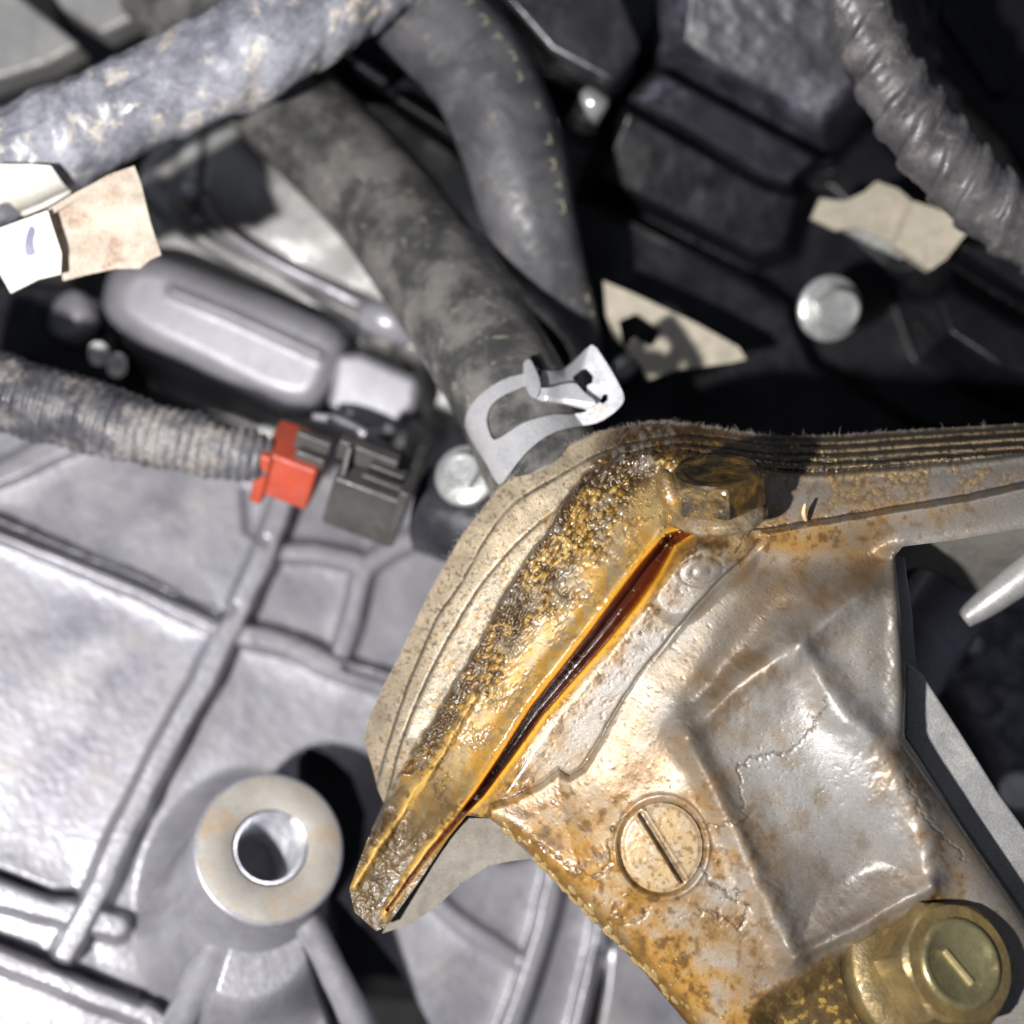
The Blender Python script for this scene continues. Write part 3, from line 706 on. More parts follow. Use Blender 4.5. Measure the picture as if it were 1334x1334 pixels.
shapes = [[((0, 0), (1, 0)), ((1, 0), (1, .8))], [((0, 0), (1, .1)), ((0, .5), (0, 0)), ((1, .1), (1, .6))], [((0, 0), (.8, 0)), ((0.4, 0), (.4, .7))],
          [((0, 0), (1.1, 0)), ((0, 0), (0, .6)), ((1.1, 0), (1.1, .5))], [((0, .1), (.7, 0)), ((.7, 0), (.9, .5))], [((0, 0), (.5, 0))]]
for i, u in enumerate([.30, .335, .365, .395, .425, .47, .515, .55, .585, .62, .80, .835]):
    mark(shapes[i % 6], u, -.62+.05*R2.uniform(-1, 1) - (.12 if u > .45 else 0), R2.uniform(1.5, 2.1), h2)

# top-left conduit wrapped in tape, close to the lens
c1 = [(-130, 262, -38), (-60, 240, -38), (20, 208, -39), (110, 165, -40), (200, 122, -41), (290, 82, -43), (370, 42, -44), (440, -5, -46), (500, -60, -48)]
def wrapdisp(S, A, V):
    tw = np.abs(((S*.075 + 2*A/(2*math.pi) + .25*(fbm(V[..., 0]*.08, V[..., 1]*.08, s=61)-.5)*2) % 1)-.5)*2
    return .22*sstep(0, .35, tw) + .8*(fbm(S*.16+A*.9, np.cos(A)*1.2, np.sin(A)*1.2, 2, s=67)-.5)*2  + 2.6*(fbm(V[..., 0]*.10, V[..., 1]*.10, V[..., 2]*.10, 3, 62)-.5) + .15*(fbm(V[..., 0]*.45, V[..., 1]*.45, V[..., 2]*.45, 3, 63)-.5) + .10*np.sin(S*1.5)*sstep(.45, .6, fbm(V[..., 0]*.05, V[..., 1]*.05, s=66))
h3 = sweep('wrapped_loom', c1, [68, 66, 65, 63, 61, 62, 64, 62, 60], M['loom_wrap'], None, 96, disp=wrapdisp)
tag(h3, 'thick tape-wrapped wiring loom caked in pale mud, crossing the top left', 'wiring loom')
# masking tape
def cyl_top(path, r, X, Y, extra=.4, lean=1.0):
    """height of the upper side of a sloping tube above photo pixels"""
    pts = [p[:2] for p in path]; d, zc = sdseg(X, Y, pts, vals=[p[2] for p in path]); rr = pxr(r, zc); dm = pxr(d, zc)
    return zc + np.sqrt(np.clip(rr**2-dm**2, 0.0, None))*lean + extra
tp = empty('masking_tape_flag', P(70, 290, -30), 'stained cream masking tape flag hanging from the wrapped loom at the left edge', 'tape')
sheet('tape_band', [(-60, 232), (0, 214), (40, 214), (66, 216), (80, 236), (92, 250), (62, 268), (30, 281), (10, 262), (-60, 285)], lambda x, y: cyl_top(c1, 66, x, y, 1.4), M['tape_white'], tp, step=2, thick=.5)
sheet('tape_flag', [(66, 272), (100, 252), (140, 228), (175, 216), (184, 240), (196, 290), (210, 332), (196, 338), (182, 350), (150, 350), (112, 358), (82, 366), (74, 320)],
      lambda x, y: -28.6 + 1.6*np.sin((x-66)/55) + 1.0*(fbm(x/34, y/34, o=2, s=64)-.5)*2 - .012*(y-290) + 1.5*sstep(30, 0, 210-x), M['tape'], tp, step=1.5, thick=.35)
w = sheet('label_square', [(-60, 318), (0, 297), (62, 274), (70, 300), (80, 330), (79, 357), (50, 364), (14, 382), (-4, 350), (-60, 365)], lambda x, y: -25.4 + .5*np.sin(x/40) - .012*(y-320), M['tape_white'], tp, step=2, thick=.35)
sheet('ink_mark', smooth_pts([(40, 294), (46, 300), (43, 316), (46, 330), (36, 333), (32, 322), (35, 304)], 3, True), lambda x, y: -25.28 + .5*np.sin(x/40) - .012*(y-320), M['ink'], w, step=1, thick=.1)
sheet('tape_fold', [(62, 272), (100, 250), (150, 224), (158, 228), (106, 256), (66, 280)], lambda x, y: -26.4 + .0*x, M['tape'], tp, step=1.5, thick=.3)

# left corrugated conduit to the red connector
def corr(pitch, depth, lean=0.0, mud=.5):
    def f(S, A, V):
        w_ = (S + lean*np.cos(A)) / pitch % 1
        return depth*(sstep(0, .35, w_) - sstep(.55, .95, w_)) + mud*(fbm(V[..., 0]*.22, V[..., 1]*.22, V[..., 2]*.22, 4, 71)-.5) + .25*mud*(fbm(V[..., 0]*1.5, V[..., 1]*1.5, V[..., 2]*1.5, 3, 72)-.5)
    return f
per_mm[0] = .3
c2 = [(-120, 478, -40), (-40, 500, -40), (60, 526, -42), (160, 556, -44), (250, 578, -46), (320, 592, -48), (352, 598, -49)]
cond = sweep('corrugated_conduit', c2, [52, 50, 47, 42, 37, 34, 27], M['loom'], None, 64, disp=corr(1.9, .42, .6, 2.2))
tag(cond, 'muddy corrugated conduit running from the left edge into the red connector', 'conduit')
# connector
def obox(name, c, u, v, L, Wd, H, mat, parent, bev=.5, taper=1.0):
    u = Vector(u).normalized(); v = Vector(v); v = (v-u*v.dot(u)).normalized(); w_ = u.cross(v)
    vs = [tuple(Vector(c)+u*(a*L/2)+v*(b_*Wd/2*(taper if a > 0 else 1))+w_*(g*H/2*(taper if a > 0 else 1))) for a in (-1, 1) for b_ in (-1, 1) for g in (-1, 1)]
    o = obj(name, vs, [[0, 1, 3, 2], [4, 6, 7, 5], [0, 4, 5, 1], [2, 3, 7, 6], [0, 2, 6, 4], [1, 5, 7, 3]], mat, parent, smooth=True)
    bm = bmesh.new(); bm.from_mesh(o.data); bmesh.ops.recalc_face_normals(bm, faces=bm.faces); bm.to_mesh(o.data); bm.free()
    if bev: bevel(o, bev, 3)
    return o
u = (1, -.38, -.05); v = (.26, .74, .62)     # long axis; the two broad sides face up-left and down
rc = empty('wiring_connector', P(440, 625, -50), 'red and dark grey wiring connector plugged in beside the clamp bolt', 'connector')
e = -52
red = obox('red_lock', P(388, 607, e), u, v, 9.6, 10.5, 12.0, M['red'], rc, .8)
obox('red_collar', P(353, 602, e), u, v, 2.6, 12.2, 13.0, M['red'], red, .7)
obox('dark_inset', P(408, 578, e+5.2), u, v, 7.0, 4.0, 2.0, M['connector'], red, .4)
obox('dark_inset', P(404, 598, e+6.2), u, v, 6.0, 2.6, 1.6, M['connector'], red, .4)
cbd = obox('connector_body', P(486, 640, e), u, v, 14.5, 12.4, 15.0, M['connector'], rc, .9)
obox('latch', P(480, 594, e+6.5), u, v, 12, 4.5, 3.0, M['connector'], cbd, .5)
obox('ridge', P(505, 612, e+8.6), u, v, 7, .9, 2.0, M['connector'], cbd, .3)
obox('ridge', P(498, 626, e+8.6), u, v, 8, .9, 2.0, M['connector'], cbd, .3)
obox('ridge', P(452, 600, e+9.0), (.3, 1, .3), (1, 0, 0), 6, 1.1, 2.0, M['connector'], cbd, .3)
obox('end_rim', P(530, 645, e), u, v, 2.2, 14.0, 16.6, M['connector'], cbd, .5)
obox('keyhole', P(498, 688, e+2.2), u, (0, .3, 1), 3.6, 2.0, 1.6, M['void'], cbd, .3)
# sensor body behind and its bolt
sb = sweep('black_sensor', [(560, 660, -60), (600, 670, -58), (680, 690, -54)], [62, 66, 66], M['black_gloss'], None, 48); tag(sb, 'round black sensor body between the connector and the flange plates', 'sensor')
cb2 = flange_bolt('flange_bolt', 606, 618, -48, 44, (-.25, .30, 1), M['zinc'], M['zinc'], 'blurred zinc bolt with a wide washer tucked left of the hose clamp', 1.9, 3.0, .5)
cb2['category'] = 'bolt'

# top right spiral loom
c4 = [(1085, -80, -30), (1112, -10, -30), (1140, 60, -31), (1172, 125, -32), (1215, 188, -33), (1262, 240, -34), (1310, 280, -35), (1420, 345, -37)]
def spiral(S, A, V):
    ph = (S/7.0 - 2*A/(2*math.pi) + .35*(fbm(V[..., 0]*.12, V[..., 1]*.12, s=81)-.5)*2) % 1
    return 1.0*(sstep(0, .14, ph) - sstep(.14, .8, ph)) + .25*np.abs(((S/7.0*3-6*A/(2*math.pi)) % 1)-.5) + .5*(fbm(V[..., 0]*.3, V[..., 1]*.3, V[..., 2]*.3, 3, 82)-.5)
per_mm[0] = .22
lo = sweep('spiral_loom', c4, [33, 35, 38, 42, 44, 43, 44, 46], M['loom_grey'], None, 72, disp=spiral)
tag(lo, 'grey spirally wound wiring loom crossing the upper right corner', 'wiring loom')

# ------------------------------------------------------------------ spring clamp on the hose
from mathutils.bvhtree import BVHTree
def surface_map(o, x0, x1, y0, y1, st=3):
    """height of an object's near surface over a patch of the photograph, extended past its silhouette"""
    off = abs_loc(o); me = o.data
    bvh = BVHTree.FromPolygons([(v.co+off)/MM for v in me.vertices], [tuple(q.vertices) for q in me.polygons])
    xs = np.arange(x0, x1, st); ys = np.arange(y0, y1, st); G = np.full((len(ys), len(xs)), np.nan)
    for j, y in enumerate(ys):
        for i, x in enumerate(xs):
            t = Vector(P(x, y, 0)) - Vector((0, 0, D)); h_ = bvh.ray_cast(Vector((0, 0, D)), t.normalized())
            if h_[0] is not None: G[j, i] = h_[0].z
    for _ in range(80):
        if not np.isnan(G).any(): break
        S_ = np.pad(G, 1, constant_values=np.nan); nb = np.stack([S_[:-2, 1:-1], S_[2:, 1:-1], S_[1:-1, :-2], S_[1:-1, 2:]])
        ok = ~np.isnan(nb); m_ = np.where(ok, nb, 0).sum(0)/np.maximum(ok.sum(0), 1); G = np.where(np.isnan(G) & (ok.sum(0) > 0), m_-.35, G)
    for _ in range(3):
        S_ = np.pad(G, 1, mode='edge'); G = (S_[:-2, 1:-1]+S_[2:, 1:-1]+S_[1:-1, :-2]+S_[1:-1, 2:]+2*G)/6
    def f(X, Y):
        u = np.clip((X-x0)/st, 0, len(xs)-1.001); v = np.clip((Y-y0)/st, 0, len(ys)-1.001); i = u.astype(int); j = v.astype(int); a_ = u-i; b_ = v-j
        return G[j, i]*(1-a_)*(1-b_)+G[j, i+1]*a_*(1-b_)+G[j+1, i]*(1-a_)*b_+G[j+1, i+1]*a_*b_
    return f
hose_top = surface_map(h, 590, 830, 440, 650)
def clamp_z(X, Y):
    zc = hose_top(X, Y) + .9
    ear = -25.0 + .030*(X-760) + .01*(Y-500)
    m = sstep(722, 756, X + .25*(Y-500))
    return np.maximum(zc*(1-m) + ear*m, zc) + .05*(fbm(X/9, Y/9, s=91)-.5)
co = [(650, 632), (634, 605), (617, 578), (606, 556), (609, 536), (622, 518), (642, 502), (664, 491), (684, 486), (692, 474), (704, 482), (722, 483), (736, 480), (754, 464), (771, 449), (783, 462), (797, 484), (809, 506), (813, 520), (806, 532), (786, 547),
      (768, 553), (748, 556), (724, 562), (702, 575), (682, 593), (665, 615)]
ch = [[(634, 545), (640, 528), (654, 516), (672, 508), (688, 503), (700, 516), (716, 524), (742, 528), (766, 535), (744, 540), (722, 540), (700, 545), (680, 552), (660, 565), (644, 573), (637, 562)],
      [(745, 492), (757, 482), (764, 480), (773, 490), (772, 499), (765, 502), (764, 512), (756, 510), (753, 500)],
      [(781, 523), (786, 514), (792, 513), (792, 521), (785, 527)]]
cl = empty('spring_clamp', P(700, 530, -22), 'grey spring steel hose clamp with a square ear at the end of the rubber hose', 'hose clamp')
sheet('clamp_band', smooth_pts(co, 2, True), clamp_z, M['clamp'], cl, holes=[smooth_pts(ch[0], 3, True)] + ch[1:], step=1.0, thick=1.0)
# bent tongue and tab lying on the band
def tongue_z(X, Y): return np.maximum(hose_top(X, Y)+1.6, -23) + .02*(X-700) + 1.4*np.exp(-((X-712)/14)**2) - .05*np.abs(Y-(515+.14*(X-700)))
sheet('clamp_tongue', smooth_pts([(690, 512), (698, 506), (716, 505), (736, 500), (750, 500), (762, 512), (776, 524), (766, 530), (750, 528), (724, 524), (704, 522)], 3, True), tongue_z, M['clamp'], cl, step=1.0, thick=1.2)
sheet('clamp_tab', smooth_pts([(682, 474), (690, 468), (696, 478), (702, 492), (704, 506), (698, 518), (690, 514), (684, 498)], 3, True), lambda x, y: hose_top(x, y) + 2.8 + .06*(x-692), M['clamp'], cl, step=1.0, thick=2.2)
sheet('gap_shade', [(690, 464), (700, 462), (710, 482), (708, 496), (702, 500), (698, 484)], lambda x, y: hose_top(x, y) + .9, M['void'], cl, step=1.0, thick=.6)  # black sheet laid on the clamp for the shade beside the tab

# ------------------------------------------------------------------ the oily housing in the foreground
L0 = [(500, 1046), (492, 1028), (486, 1003), (474, 964), (480, 936), (500, 893), (520, 855), (560, 770), (600, 700), (650, 635), (684, 608), (720, 588), (780, 562), (845, 549), (900, 552), (960, 561), (1010, 568), (1100, 566), (1200, 559), (1430, 546)]
LA = [(478, 1065), (500, 990), (520, 925), (545, 860), (568, 808), (602, 757), (636, 697), (670, 656), (715, 628), (760, 602), (800, 585), (850, 573), (900, 568), (1000, 580), (1100, 580), (1200, 572), (1430, 558)]
LB = [(488, 1085), (506, 1030), (525, 960), (550, 900), (575, 849), (619, 774), (656, 727), (690, 692), (728, 662), (762, 630), (800, 602), (850, 584), (900, 580), (1000, 591), (1100, 591), (1200, 584), (1430, 569)]
LC = [(480, 1090), (500, 1050), (535, 985), (570, 925), (616, 849), (666, 757), (697, 714), (718, 686), (736, 650), (760, 616), (812, 594), (850, 590), (905, 590), (1000, 600), (1100, 603), (1200, 596), (1430, 580)]
LD = [(560, 1010), (619, 904), (680, 830), (750, 730), (800, 670), (860, 618), (900, 600), (960, 604), (1010, 612), (1064, 616), (1150, 609), (1250, 600), (1334, 590), (1430, 580)]
HOUT = L0[::-1] + [(478, 1095), (455, 1158), (462, 1188), (490, 1213), (503, 1208), (545, 1150), (585, 1090), (608, 1062), (638, 1066), (662, 1087), (700, 1125), (760, 1185), (830, 1258), (905, 1345), (950, 1420), (1430, 1420),
         (1430, 1345), (1334, 1198), (1258, 1085), (1177, 968), (1180, 900), (1173, 800), (1166, 724), (1176, 712), (1240, 704), (1334, 688), (1430, 672)]
LA, LB, LD = smooth_pts(LA, 3), smooth_pts(LB, 3), smooth_pts(LD, 2)
SLOT = [(948, 690), (905, 688), (872, 704), (846, 742), (820, 778), (780, 830), (740, 878), (700, 926), (660, 985), (625, 1034), (606, 1056), (560, 1110), (505, 1185)]
SLW = [2.2, 3.5, 8, 13, 14, 12.5, 10.5, 9, 7, 5.5, 4, 3, 2.5]
SEAM = [(992, 700), (968, 728), (940, 752), (905, 790), (866, 838), (832, 880), (800, 930), (776, 972), (758, 1000), (742, 1010), (728, 1002), (700, 1022), (668, 1036), (640, 1046)]
SEAM2 = [(992, 690), (1060, 678), (1120, 668), (1200, 654), (1260, 644), (1334, 628), (1430, 608)]
def side(X, Y, line):
    """signed px distance, > 0 on the lower right side of a stack seam"""
    poly = line + [(1430, 1600), (440, 1600), (440, line[0][1])]
    return np.where(inside(X, Y, poly), 1, -1) * sdseg(X, Y, line)
POCKET = [(905, 975), (960, 915), (1040, 850), (1100, 880), (1158, 962), (1190, 1060), (1206, 1146), (1120, 1204), (1040, 1246), (985, 1130), (935, 1030)]
RECESS = [(1222, 1162), (1180, 1192), (1140, 1212), (1042, 1266), (990, 1300), (968, 1350), (960, 1440), (1150, 1440), (1260, 1300)]
CR1 = [(742, 1010), (752, 1030), (735, 1046), (700, 1040)]
CRACKS = [[(818, 1062), (800, 1078), (792, 1100), (800, 1118), (790, 1132), (770, 1140), (742, 1128), (720, 1110), (690, 1096)], [(905, 1075), (925, 1078), (955, 1072), (972, 1070), (966, 1030), (962, 1000), (985, 985), (1030, 980), (1060, 950), (1078, 905)],
          [(800, 1186), (815, 1200), (835, 1196), (842, 1184)], [(905, 1190), (925, 1185), (945, 1196), (965, 1208), (975, 1180), (955, 1160)], [(890, 1090), (910, 1110), (925, 1150), (960, 1175)],
          [(1000, 690), (1040, 684), (1120, 668)], [(1180, 1010), (1200, 1060), (1225, 1085), (1260, 1120)]]
def gau(X, Y, cx, cy, rx, ry=None, rot=0):
    ry = ry or rx; c, s = math.cos(rot), math.sin(rot); a = (X-cx)*c+(Y-cy)*s; b = -(X-cx)*s+(Y-cy)*c
    return np.exp(-((a/rx)**2+(b/ry)**2))
hero_cache = {}
def hero(X, Y):
    n1 = fbm(X/26, Y/26, s=101); n2 = fbm(X/9, Y/9, s=102); n3 = fbm(X/3.4, Y/3.4, o=3, s=103)
    wx = X + 7*(fbm(X/24, Y/24, s=104)-.5)*2*.6; wy = Y + 7*(fbm(X/24, Y/24, s=105)-.5)*2*.6
    vx = X + .3*(wx-X); vy = Y + .3*(wy-Y)
    d0, dA, dB, dC, dD = [side(a, b, L) for a, b, L in ((X, Y, L0), (vx, vy, LA), (vx, vy, LB), (wx, wy, LC), (vx, vy, LD))]
    Z = -20 + 20*(1-np.exp(-np.maximum(d0, 0)/95))
    right = sstep(900, 1020, X)                     # the stack is thin and dark there
    for d_, a_ in ((dA, 1.7), (dB, 1.5), (dC, 1.6)):
        Z += (a_*(1-.35*right))*sstep(-1.5, 1.5, d_) - a_*.9*sstep(0, 42, d_)*(1-right)       # shingled steps
        Z -= (.5+.25*right)*np.exp(-(d_/2.1)**2)
    Z -= .9*right*np.exp(-(dD/2.5)**2) ; Z += .5*right*np.exp(-((dD-6)/5)**2)
    Z += .5*(1-right)*np.exp(-(dD/4.5)**2)*sstep(0, 1, n1*1.5)
    # end of the limb at the lower left falls away
    tip = sstep(1000, 1210, Y) * sstep(660, 560, X)
    Z -= 7*tip
    # slot
    ds, ws = sdseg(X, Y, SLOT, vals=SLW)
    slot_side = inside(X, Y, SLOT + [(505, 1400), (1430, 1400), (1430, 690)])
    main = sstep(1062, 1040, Y)
    Z += main*(1.9*np.exp(-((ds-ws-9)/12)**2) * np.where(slot_side, .5, 1.0))
    Z -= (4.2*main+.9)*(1-sstep(ws*.35, ws*1.15, ds))
    # body of the housing, right of the slot
    sds = np.where(slot_side, ds, 0)
    sseam = np.where(inside(.6*X+.4*wx, .6*Y+.4*wy, SEAM + [(640, 1600), (1430, 1600), (1430, 608)] + SEAM2[::-1]), 1, -1) * np.minimum(sdseg(.6*X+.4*wx, .6*Y+.4*wy, SEAM), sdseg(.6*X+.4*wx, .6*Y+.4*wy, SEAM2))
    body = sstep(-2, 10, sseam)
    Zf = 1.0 + .004*(X-800) - .006*(Y-850)          # face between the slot and the seam
    wf = np.where(slot_side, sstep(6, 30, ds), 0) * sstep(1075, 1030, Y - .5*(640-np.minimum(X, 640)))
    faceband = sstep(20, 60, d0) * right
    Z = Z*(1-wf*(1-right)) + Zf*wf*(1-right)
    Zb = 1.0 + .000*(X-800)
    Zb = Zb + 5.0*sstep(0, 130, sseam) * sstep(690, 860, Y+.25*(X-900))
    # valley behind the top flange and ramp up to the ribs
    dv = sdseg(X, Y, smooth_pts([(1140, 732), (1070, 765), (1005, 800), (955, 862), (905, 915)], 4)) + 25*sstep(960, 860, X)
    Zb = Zb - 3.2*np.exp(-(dv/34)**2)
    for p, wd, hh in (([(893, 958), (940, 1050), (985, 1145), (1036, 1248)], 17, 2.7), ([(893, 958), (960, 890), (1045, 838), (1110, 778), (1166, 728)], 19, 2.8),
                      ([(1036, 1248), (1120, 1206), (1212, 1156)], 13, 2.2), ([(1040, 842), (1095, 925), (1150, 972), (1200, 1060), (1216, 1150)], 22, 2.4),
                      ([(1166, 728), (1172, 850), (1172, 960)], 14, 1.5)):
        dd = sdseg(wx, wy, p); Zb = Zb + hh*np.exp(-(dd/wd)**2)
    sp = sdpoly(wx, wy, POCKET)
    Zb = Zb - 3.0*sstep(0, 62, sp)*(.35+.65*sstep(960, 1150, Y)) - 1.5*gau(X, Y, 1105, 1140, 60, 45, -.4)
    Zb = Zb + 2.2*gau(X, Y, 1130, 1020, 34, 120, -.45)
    sr = sdpoly(wx, wy, RECESS); Zb = Zb - 8.0*sstep(-2, 34, sr)
    # away from the right hand edge of the body the surface rolls over
    so = sdpoly(X, Y, HOUT)
    Z = Z*(1-body) + Zb*body
    Z -= .30*np.exp(-(sseam/1.6)**2)
    edgeR = sstep(1000, 1100, X) * sstep(715, 730, Y)
    Z -= edgeR*(4.5*(1-np.sqrt(np.clip(1-(1-np.clip(so/60, 0, 1))**2, 0, 1))))
    edgeL = sstep(1055, 1085, Y) * sstep(620, 650, X) * (1-edgeR)
    Z -= edgeL*(4.0*(1-np.sqrt(np.clip(1-(1-np.clip(so/30, 0, 1))**2, 0, 1))))
    limb = sstep(960, 1075, Y + 60*(n1-.5)) * sstep(0, 5, dC) * (1-body) * inside(X, Y, [(430, 930), (660, 930), (640, 1000), (606, 1056), (625, 1062), (500, 1235), (430, 1235)])
    ridge = sdseg(wx, wy, [(619, 904), (585, 965), (540, 1035), (500, 1095), (461, 1154)])
    Z += 1.3*np.exp(-(ridge/5)**2)
    ridge2 = sdseg(wx, wy, [(602, 1046), (560, 1100), (530, 1145), (501, 1190)])
    Z += .9*np.exp(-(ridge2/4)**2)*sstep(1040, 1060, Y)
    # top flange: lower half tilts away
    S2X = [(800, 718)] + SEAM2; s2 = np.where(inside(X, Y, S2X + [(1430, 1400), (800, 1400)]), sdseg(X, Y, S2X), 0)
    Z -= right*4.5*sstep(0, 55, s2)*sstep(780, 715, Y)
    Z += 3.2*gau(X, Y, 868, 648, 15, 42, .35) + 1.2*gau(X, Y, 880, 600, 50, 10, 0)
    # ear pad round the boss mark
    Z += 1.3*(1-sstep(24, 44, sdseg(X, Y, [(948, 722), (912, 748), (884, 774)])))*sstep(1.0, 2.0, ds/np.maximum(ws, 1))
    dm = np.hypot((X-914)*.80+(Y-744)*.35, (Y-744)*1.15-(X-914)*.10)
    Z += -.22*np.exp(-((dm-22)/2.4)**2) - .12*np.exp(-((dm-10)/3)**2) + .15*np.exp(-(dm/4)**2)
    # plug recess
    dp = np.hypot((X-862)/53., (Y-1104)/58.)
    Z = np.where(dp < 1.16, Z - 1.2*(1-sstep(.98, 1.12, dp)), Z) + .45*np.exp(-((dp-1.16)/.05)**2)
    # cracks in the varnish
    dc = np.full(X.shape, 1e9)
    ax_ = X + 9*(fbm(X/8, Y/8, s=106)-.5)*2; ay_ = Y + 9*(fbm(X/8, Y/8, s=107)-.5)*2
    for c in CRACKS: dc = np.minimum(dc, sdseg(ax_, ay_, c))
    Z -= .25*np.exp(-(dc/1.6)**2)
    # --- where the varnish, crust and sand lie
    crust = np.clip(sstep(-3, 3, dC)*(1-right*.4)*np.clip(sstep(50*n1+5, -12, dD) + .55*sstep(.5, .62, n1)*sstep(10, 24, ds), 0, 1)*(1-body), 0, 1)
    crust = np.where(wf > .5, 0, crust)
    amber = (.95*np.exp(-(np.maximum(ds-ws, 0)/22)**2)*main + .9*gau(X, Y, 830, 620, 120, 50, -.6) + .8*gau(X, Y, 960, 600, 150, 32, .05) + .95*gau(X, Y, 1030, 705, 80, 30, -.1)
             + 1.0*gau(X, Y, 740, 1110, 130, 66, .8) + 1.2*gau(X, Y, 900, 1310, 120, 80, .8) + .75*gau(X, Y, 850, 1080, 90, 80) + .8*gau(X, Y, 560, 1080, 120, 60, -1.0) + .35*gau(X, Y, 1180, 670, 100, 25, -.1)
             + .35*gau(X, Y, 700, 800, 160, 55, -.95) + .9*sstep(-10, 10, sr) + .45*gau(X, Y, 1225, 1080, 40, 110, -.5) + .45*gau(X, Y, 960, 1130, 40, 90, -.4) + .12)
    amber = np.clip(amber*(.25+1.25*n1) , 0, 1.1)
    reach = sstep(748, 790, X + .55*(Y-600) + 40*(n1-.5))      # where the black varnish has run over the stack
    crust = np.maximum(crust, reach*sstep(-1, 3, d0)*sstep(3, -3, dC)*(1-right))
    sand = sstep(2, -3, dC)*(1-right)*(1-reach)
    # albedo, with shade of the valley and pocket mixed in
    def mixc(a, b, t): return a*(1-t[..., None]) + b*t[..., None]
    silver = np.array([.37, .355, .335]); tan = np.array([.29, .235, .17]); amb = np.array([.40, .195, .03]); brown = np.array([.10, .05, .018]); dark = np.array([.035, .026, .018])
    C = np.ones(X.shape+(3,))*silver
    C = mixc(C, tan, np.clip((.15+.8*sstep(.34, .70, fbm(X/55, Y/55, s=140)))*(.35+.65*sstep(1150, 860, X+.2*(Y-900))), 0, 1))
    C = mixc(C, np.array([.17, .125, .08]), .95*np.exp(-(dv/44)**2)*(.4+.8*n1))  # brown shading of the valley fold put into the colour
    C = mixc(C, np.array([.37, .225, .07]), np.clip(amber*.95-.12, 0, .9))
    C = mixc(C, amb, np.clip(amber*.85*sstep(.30, .75, n2*.35+n1*.65+amber*.08), 0, .8))
    C = mixc(C, np.array([.15, .085, .03]), np.clip(amber*sstep(.44, .72, n1*.6+n2*.4), 0, .75))
    C = mixc(C, brown, np.clip(amber*sstep(.60, .78, n2+amber*.05), 0, .6))
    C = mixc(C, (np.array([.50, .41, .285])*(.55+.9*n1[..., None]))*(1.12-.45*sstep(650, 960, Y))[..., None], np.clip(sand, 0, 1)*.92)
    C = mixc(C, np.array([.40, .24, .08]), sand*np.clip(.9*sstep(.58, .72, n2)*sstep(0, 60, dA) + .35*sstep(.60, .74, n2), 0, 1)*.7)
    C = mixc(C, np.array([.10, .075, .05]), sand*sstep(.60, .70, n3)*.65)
    # crust band: granular amber, ochre and black varnish
    wl = worley((-.62*X+.78*Y)/10.5, (.78*X+.62*Y)/5.0, 3); gran = sstep(.75, .15, wl)
    Cc = mixc(np.ones(C.shape)*np.array([.27, .135, .02]), np.array([.50, .33, .10]), sstep(.45, .70, n1*.5+n2*.5))
    Cc = mixc(Cc, np.array([.05, .028, .010]), np.clip(sstep(.64, .40, gran*.6+n2*.55)+sstep(.56, .44, n1)*.95+.8*reach*sstep(24, 6, d0)+.85*sstep(20, 3, dC)*sstep(.35, .5, n2), 0, .94))
    C = mixc(C, Cc, crust)
    C = mixc(C, np.array([.37, .26, .10])*(.45+1.0*n2[..., None]), np.clip((1-crust)*sstep(0, 6, dC)*(1-wf)*(1-right)*(1-body), 0, 1)*.8)
    C = mixc(C, np.array([.40, .20, .02]), np.clip((1-crust)*sstep(0, 6, dC)*(1-wf)*(1-right)*(1-body), 0, 1)*sstep(.46, .60, fbm(X/16, Y/40, s=131))*.75)
    grey = sstep(.52, .60, fbm(X/30, Y/30, s=110))*sstep(.45, .55, n2)*np.maximum(crust, .7*(1-wf)*(1-body)*(1-right)*sstep(0, 6, dC))*.75
    C = mixc(C, np.array([.17, .14, .11]), grey)
    lb = limb*1.0
    C = mixc(C, np.array([.085, .055, .025])*(.5+1.0*n2[..., None]), lb*.92)
    for dd_ in (ridge, ridge2): C = mixc(C, np.array([.62, .38, .10]), np.exp(-(dd_/5)**2)*sstep(.3, .5, n2)*np.where(Y > 890, .9, 0))
    # right limb: dark oily laminations
    lam = right*sstep(-1, 2, d0)*(1-sstep(-2, 3, dD))
    lamc = .5+.5*np.sin(d0*.62+1.2)
    C = mixc(C, mixc(np.ones(C.shape)*np.array([.022, .017, .012]), np.array([.34, .25, .13]), sstep(.52, .95, lamc*.7+.5*n2)*sstep(.25, .55, n3+.0*X)*(.55+.45*sstep(1000, 1250, X))), lam*.93)
    arch = sstep(930, 850, X)*sstep(800, 850, X)*sstep(40, 20, d0)
    # slot: amber lips and black-red oil
    lip = np.exp(-((ds-ws*1.02)/(2.5+ws*.34))**2)*(main*.95+.2)
    rt = ds/np.maximum(ws, 1)
    C = mixc(C, np.array([.80, .40, .04]), np.clip(lip*1.25, 0, 1)*.92)
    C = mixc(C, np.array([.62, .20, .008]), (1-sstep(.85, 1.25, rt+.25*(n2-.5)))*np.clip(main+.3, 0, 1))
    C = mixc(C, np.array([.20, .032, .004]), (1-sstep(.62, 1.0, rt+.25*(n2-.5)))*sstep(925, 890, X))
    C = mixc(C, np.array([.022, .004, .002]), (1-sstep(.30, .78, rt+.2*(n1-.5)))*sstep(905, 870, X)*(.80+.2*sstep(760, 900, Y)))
    spk = sstep(.53, .66, fbm((-.62*X+.78*Y)/9, (.78*X+.62*Y)/4, s=133))*np.where(slot_side, 1, 0)*np.exp(-((ds-ws-24)/16)**2)*(1-body)
    C = mixc(C, np.array([.07, .045, .018]), spk*.8)
    C = mixc(C, dark, np.exp(-(sseam/1.3)**2)*.8)
